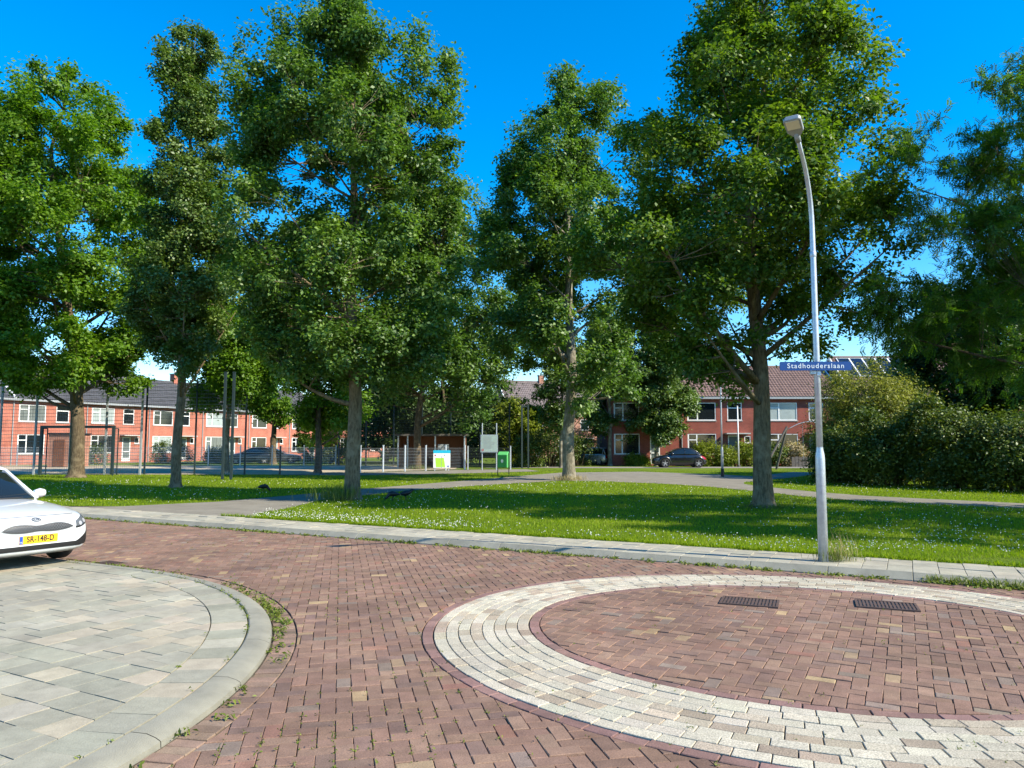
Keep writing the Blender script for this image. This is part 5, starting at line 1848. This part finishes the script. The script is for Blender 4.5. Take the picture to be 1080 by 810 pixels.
        for j in range(nz_):
            for i in range(ny_):
                y = -gw + .03 + (i + (.5 if j % 2 else 0)) * (2 * gw - .06) / ny_
                if abs(y) > gw - .03: continue
                a, c_ = lw(y) + .012, up(y) - .012
                z = a + (c_ - a) * (j + .5) / nz_
                hw, hh_ = .020, (c_ - a) / nz_ * .60
                P = [proj(y + hw * u, z + hh_ * v, 1, .011) for u, v in ((-1, 0), (-.45, .8), (.45, .8), (1, 0), (.45, -.8), (-.45, -.8))]
                Q = [proj(y + hw * u * .80, z + hh_ * v * .80, 1, .011) for u, v in ((-1, 0), (-.45, .8), (.45, .8), (1, 0), (.45, -.8), (-.45, -.8))]
                if all(p is not None for p in P + Q):
                    m.add([tuple(p) for p in P + Q], [(k, (k + 1) % 6, 6 + (k + 1) % 6, 6 + k) for k in range(6)])
        m.build('honeycomb', mHONEY, gr)
        # emblem
        m = MB(); n_ = 20
        for sc_, of in ((1, .010),):
            P = [proj(.062 * math.cos(a), .690 + .026 * math.sin(a), 1, of) for a in [2 * math.pi * k / n_ for k in range(n_)]]
            Q = [proj(.050 * math.cos(a), .690 + .018 * math.sin(a), 1, of) for a in [2 * math.pi * k / n_ for k in range(n_)]]
            if all(p is not None for p in P + Q):
                m.add([tuple(p) for p in P + Q], [(k, (k + 1) % n_, n_ + (k + 1) % n_, n_ + k) for k in range(n_)])
        for y0_, y1_, z0_, z1_ in ((.030, .030, .680, .700), (.030, .016, .690, .700), (.030, .016, .690, .680), (.004, .004, .680, .700), (-.012, -.026, .680, .700), (-.026, -.040, .700, .680)):
            a, c_ = proj(y0_, z0_, 1, .010), proj(y1_, z1_, 1, .010)
            if a is not None and c_ is not None: m.bar(a, c_, .006, .004, up=(1, 0, 0))
        m.build('emblem', mDKGR, root)
        for s in (1, -1):
            # headlight sweeping back round the corner
            f0, f1 = .53, .85
            lo = lambda y: .555 + .145 * ((abs(y) - f0) / (f1 - f0)) ** 1.3 - .02 * math.sin(math.pi * min(1, (abs(y) - f0) / (f1 - f0)))
            hi = lambda y: .622 + .118 * ((abs(y) - f0) / (f1 - f0)) ** .85 + .010
            ys = [s * v for v in lin(f0, f1, 15)]
            if s < 0: ys = ys[::-1]
            hl = patch('headlight', ys, lo, hi, mLAMPG, off=.004, nz=6)
            m = MB()
            for yc, zc, r0_ in ((.60, .598, .028), (.68, .628, .030)):
                n_ = 16
                P = [proj(s * yc + r0_ * math.cos(a), zc + r0_ * math.sin(a), 1, .009) for a in [2 * math.pi * k / n_ for k in range(n_)]]
                if all(p is not None for p in P): m.add([tuple(p) for p in P], [tuple(range(n_))])
            m.build('lamp_bulb', mALLOY, hl)
            ys = [s * v for v in lin(f0 - .012, f1 - .01, 15)]
            if s < 0: ys = ys[::-1]
            patch('headlight_rim', ys, lambda y: lo(max(abs(y), f0)) - .016, lambda y: lo(max(abs(y), f0)) + .010, mPLAST, off=.006, nz=2)
            # fog lamp recess
            f0, f1 = .53, .835
            ys = [s * v for v in lin(f0, f1, 10)]
            if s < 0: ys = ys[::-1]
            fg = patch('fog_recess', ys, lambda y: .285 + .015 * (abs(y) - f0) / .25, lambda y: .350 + .17 * min(1, (abs(y) - f0) / .26) ** 1.1, mPLAST, off=.006, nz=5)
            m = MB(); n_ = 14
            P = [proj(s * .735 + .03 * math.cos(a), .335 + .034 * math.sin(a), 1, .012) for a in [2 * math.pi * k / n_ for k in range(n_)]]
            if all(p is not None for p in P): m.add([tuple(p) for p in P], [tuple(range(n_))])
            m.build('fog_lamp', mLAMPG, fg)
        patch('lower_intake', lin(-.62, .62, 21), lambda y: .285, lambda y: .352, mPLAST, off=.007, nz=3)
        patch('lower_lip', lin(-.60, .60, 21), lambda y: .205 + .0 * y, lambda y: .228, mCARS, off=.006, nz=2)
        # bonnet shut line
        m = MB()
        L_ = [proj(y, .728 + .008 * math.cos(y * 2), 1, .001) for y in lin(-.6, .6, 25)]
        L_ = [p for p in L_ if p is not None]
        if len(L_) > 3: m.tube(L_, .005, 4)
        m.build('bonnet_seam', mPLAST, root)
        # number plate
        p = proj(0, .435, 1, .02)
        px_ = max(proj(y, z, 1, .0).x for y in (-.2, 0, .2) for z in (.39, .48)) + .012
        b = MB(); b.box(px_ - .03, px_, -.26, .26, .380, .490); npl = b.build('number_plate', mPLATE, root); bevel(npl, .004)
        b = MB(); b.box(px_, px_ + .0012, -.256, -.212, .384, .486); b.build('country_band', mBLUE, npl)
        text_obj('lettering', 'SR-148-D', .112, mINK, npl, (px_ + .0015, .022, .435), (R(90), 0, R(90)), .0006, spacing=1.05, sx=.80, offset=.0030)
        text_obj('country_letters', 'NL', .030, mSIGNW, npl, (px_ + .0018, -.234, .405), (R(90), 0, R(90)), .0004)
        # wipers, dashboard edge
        m = MB()
        m.bar((-.64, -.55, .94), (-.70, .1, .985), .02, .015); m.bar((-.64, .05, .945), (-.70, .62, .975), .02, .015)
        m.build('wiper', mPLAST, root)
        rr_ = MB()
        for s in (1, -1): rr_.tube([(-1.6, s * .60, 1.46), (-1.75, s * .60, 1.505), (-2.9, s * .575, 1.485), (-3.1, s * .57, 1.44)], .018, 6)
        rr_.build('roof_rails', mCHROME, root)
    else:
        for s in (1, -1):
            w_ = .52
            ys = [s * v for v in lin(w_, w_ + .2, 7)]
            if s < 0: ys = ys[::-1]
            patch('headlight', ys, lambda y: .58, lambda y: .72, mLAMPG, nz=3)
            ys = [s * v for v in lin(.50, .72, 7)]
            if s < 0: ys = ys[::-1]
            patch('tail_light', ys, lambda y: .62, lambda y: .86, mREDL, d=-1, nz=4)
        patch('lower_intake', lin(-.5, .5), lambda y: .30, lambda y: .40, mPLAST, nz=2)
        patch('rear_bumper', lin(-.6, .6), lambda y: .34, lambda y: .42, mPLAST, d=-1, nz=2)
    if not hero or True:
        r0_ = proj(0, .60, -1, .0)
        if r0_ is not None:
            xx = min(proj(y, z, -1, 0).x for y in (-.2, 0, .2) for z in (.56, .64)) - .006
            b = MB(); b.box(xx - .012, xx, -.26, .26, .55, .66); b.build('rear_plate', mPLATE, root)
        if hero:
            for s in (1, -1):
                ys = [s * v for v in lin(.50, .74, 7)]
                if s < 0: ys = ys[::-1]
                patch('tail_light', ys, lambda y: .66, lambda y: .88, mREDL, d=-1, nz=4)
    return root


make_car('estate_car', 'white estate car with yellow number plate SR-148-D parked at the tiled pavement', (-7.08, 10.47, .044), R(-30), ESTATE, mCARW, hero=True).scale = (.95, .95, .95)
GC = 'cars parked far behind the lawn'
make_car('beetle_car', 'rounded black car parked in front of the red terrace', (11.5, 56.6, Z_LAWN), R(180), BEETLE, mCARB, group=GC)
make_car('hatchback_car', 'silver car with red tail lamps half hidden by the clipped hedge', (5.6, 63.4, Z_LAWN), R(146), HATCH, mCARS, group=GC)
make_car('hatchback_car', 'dark blue car behind the low fence, nearer the twin tall posts', (-25.0, 67.5, Z_LAWN), R(195), HATCH, mCARBL, group=GC)
make_car('estate_car', 'dark grey car behind the low fence, nearer the small thin tree', (-20.6, 69.5, Z_LAWN), R(10), ESTATE, mCARD, group=GC)
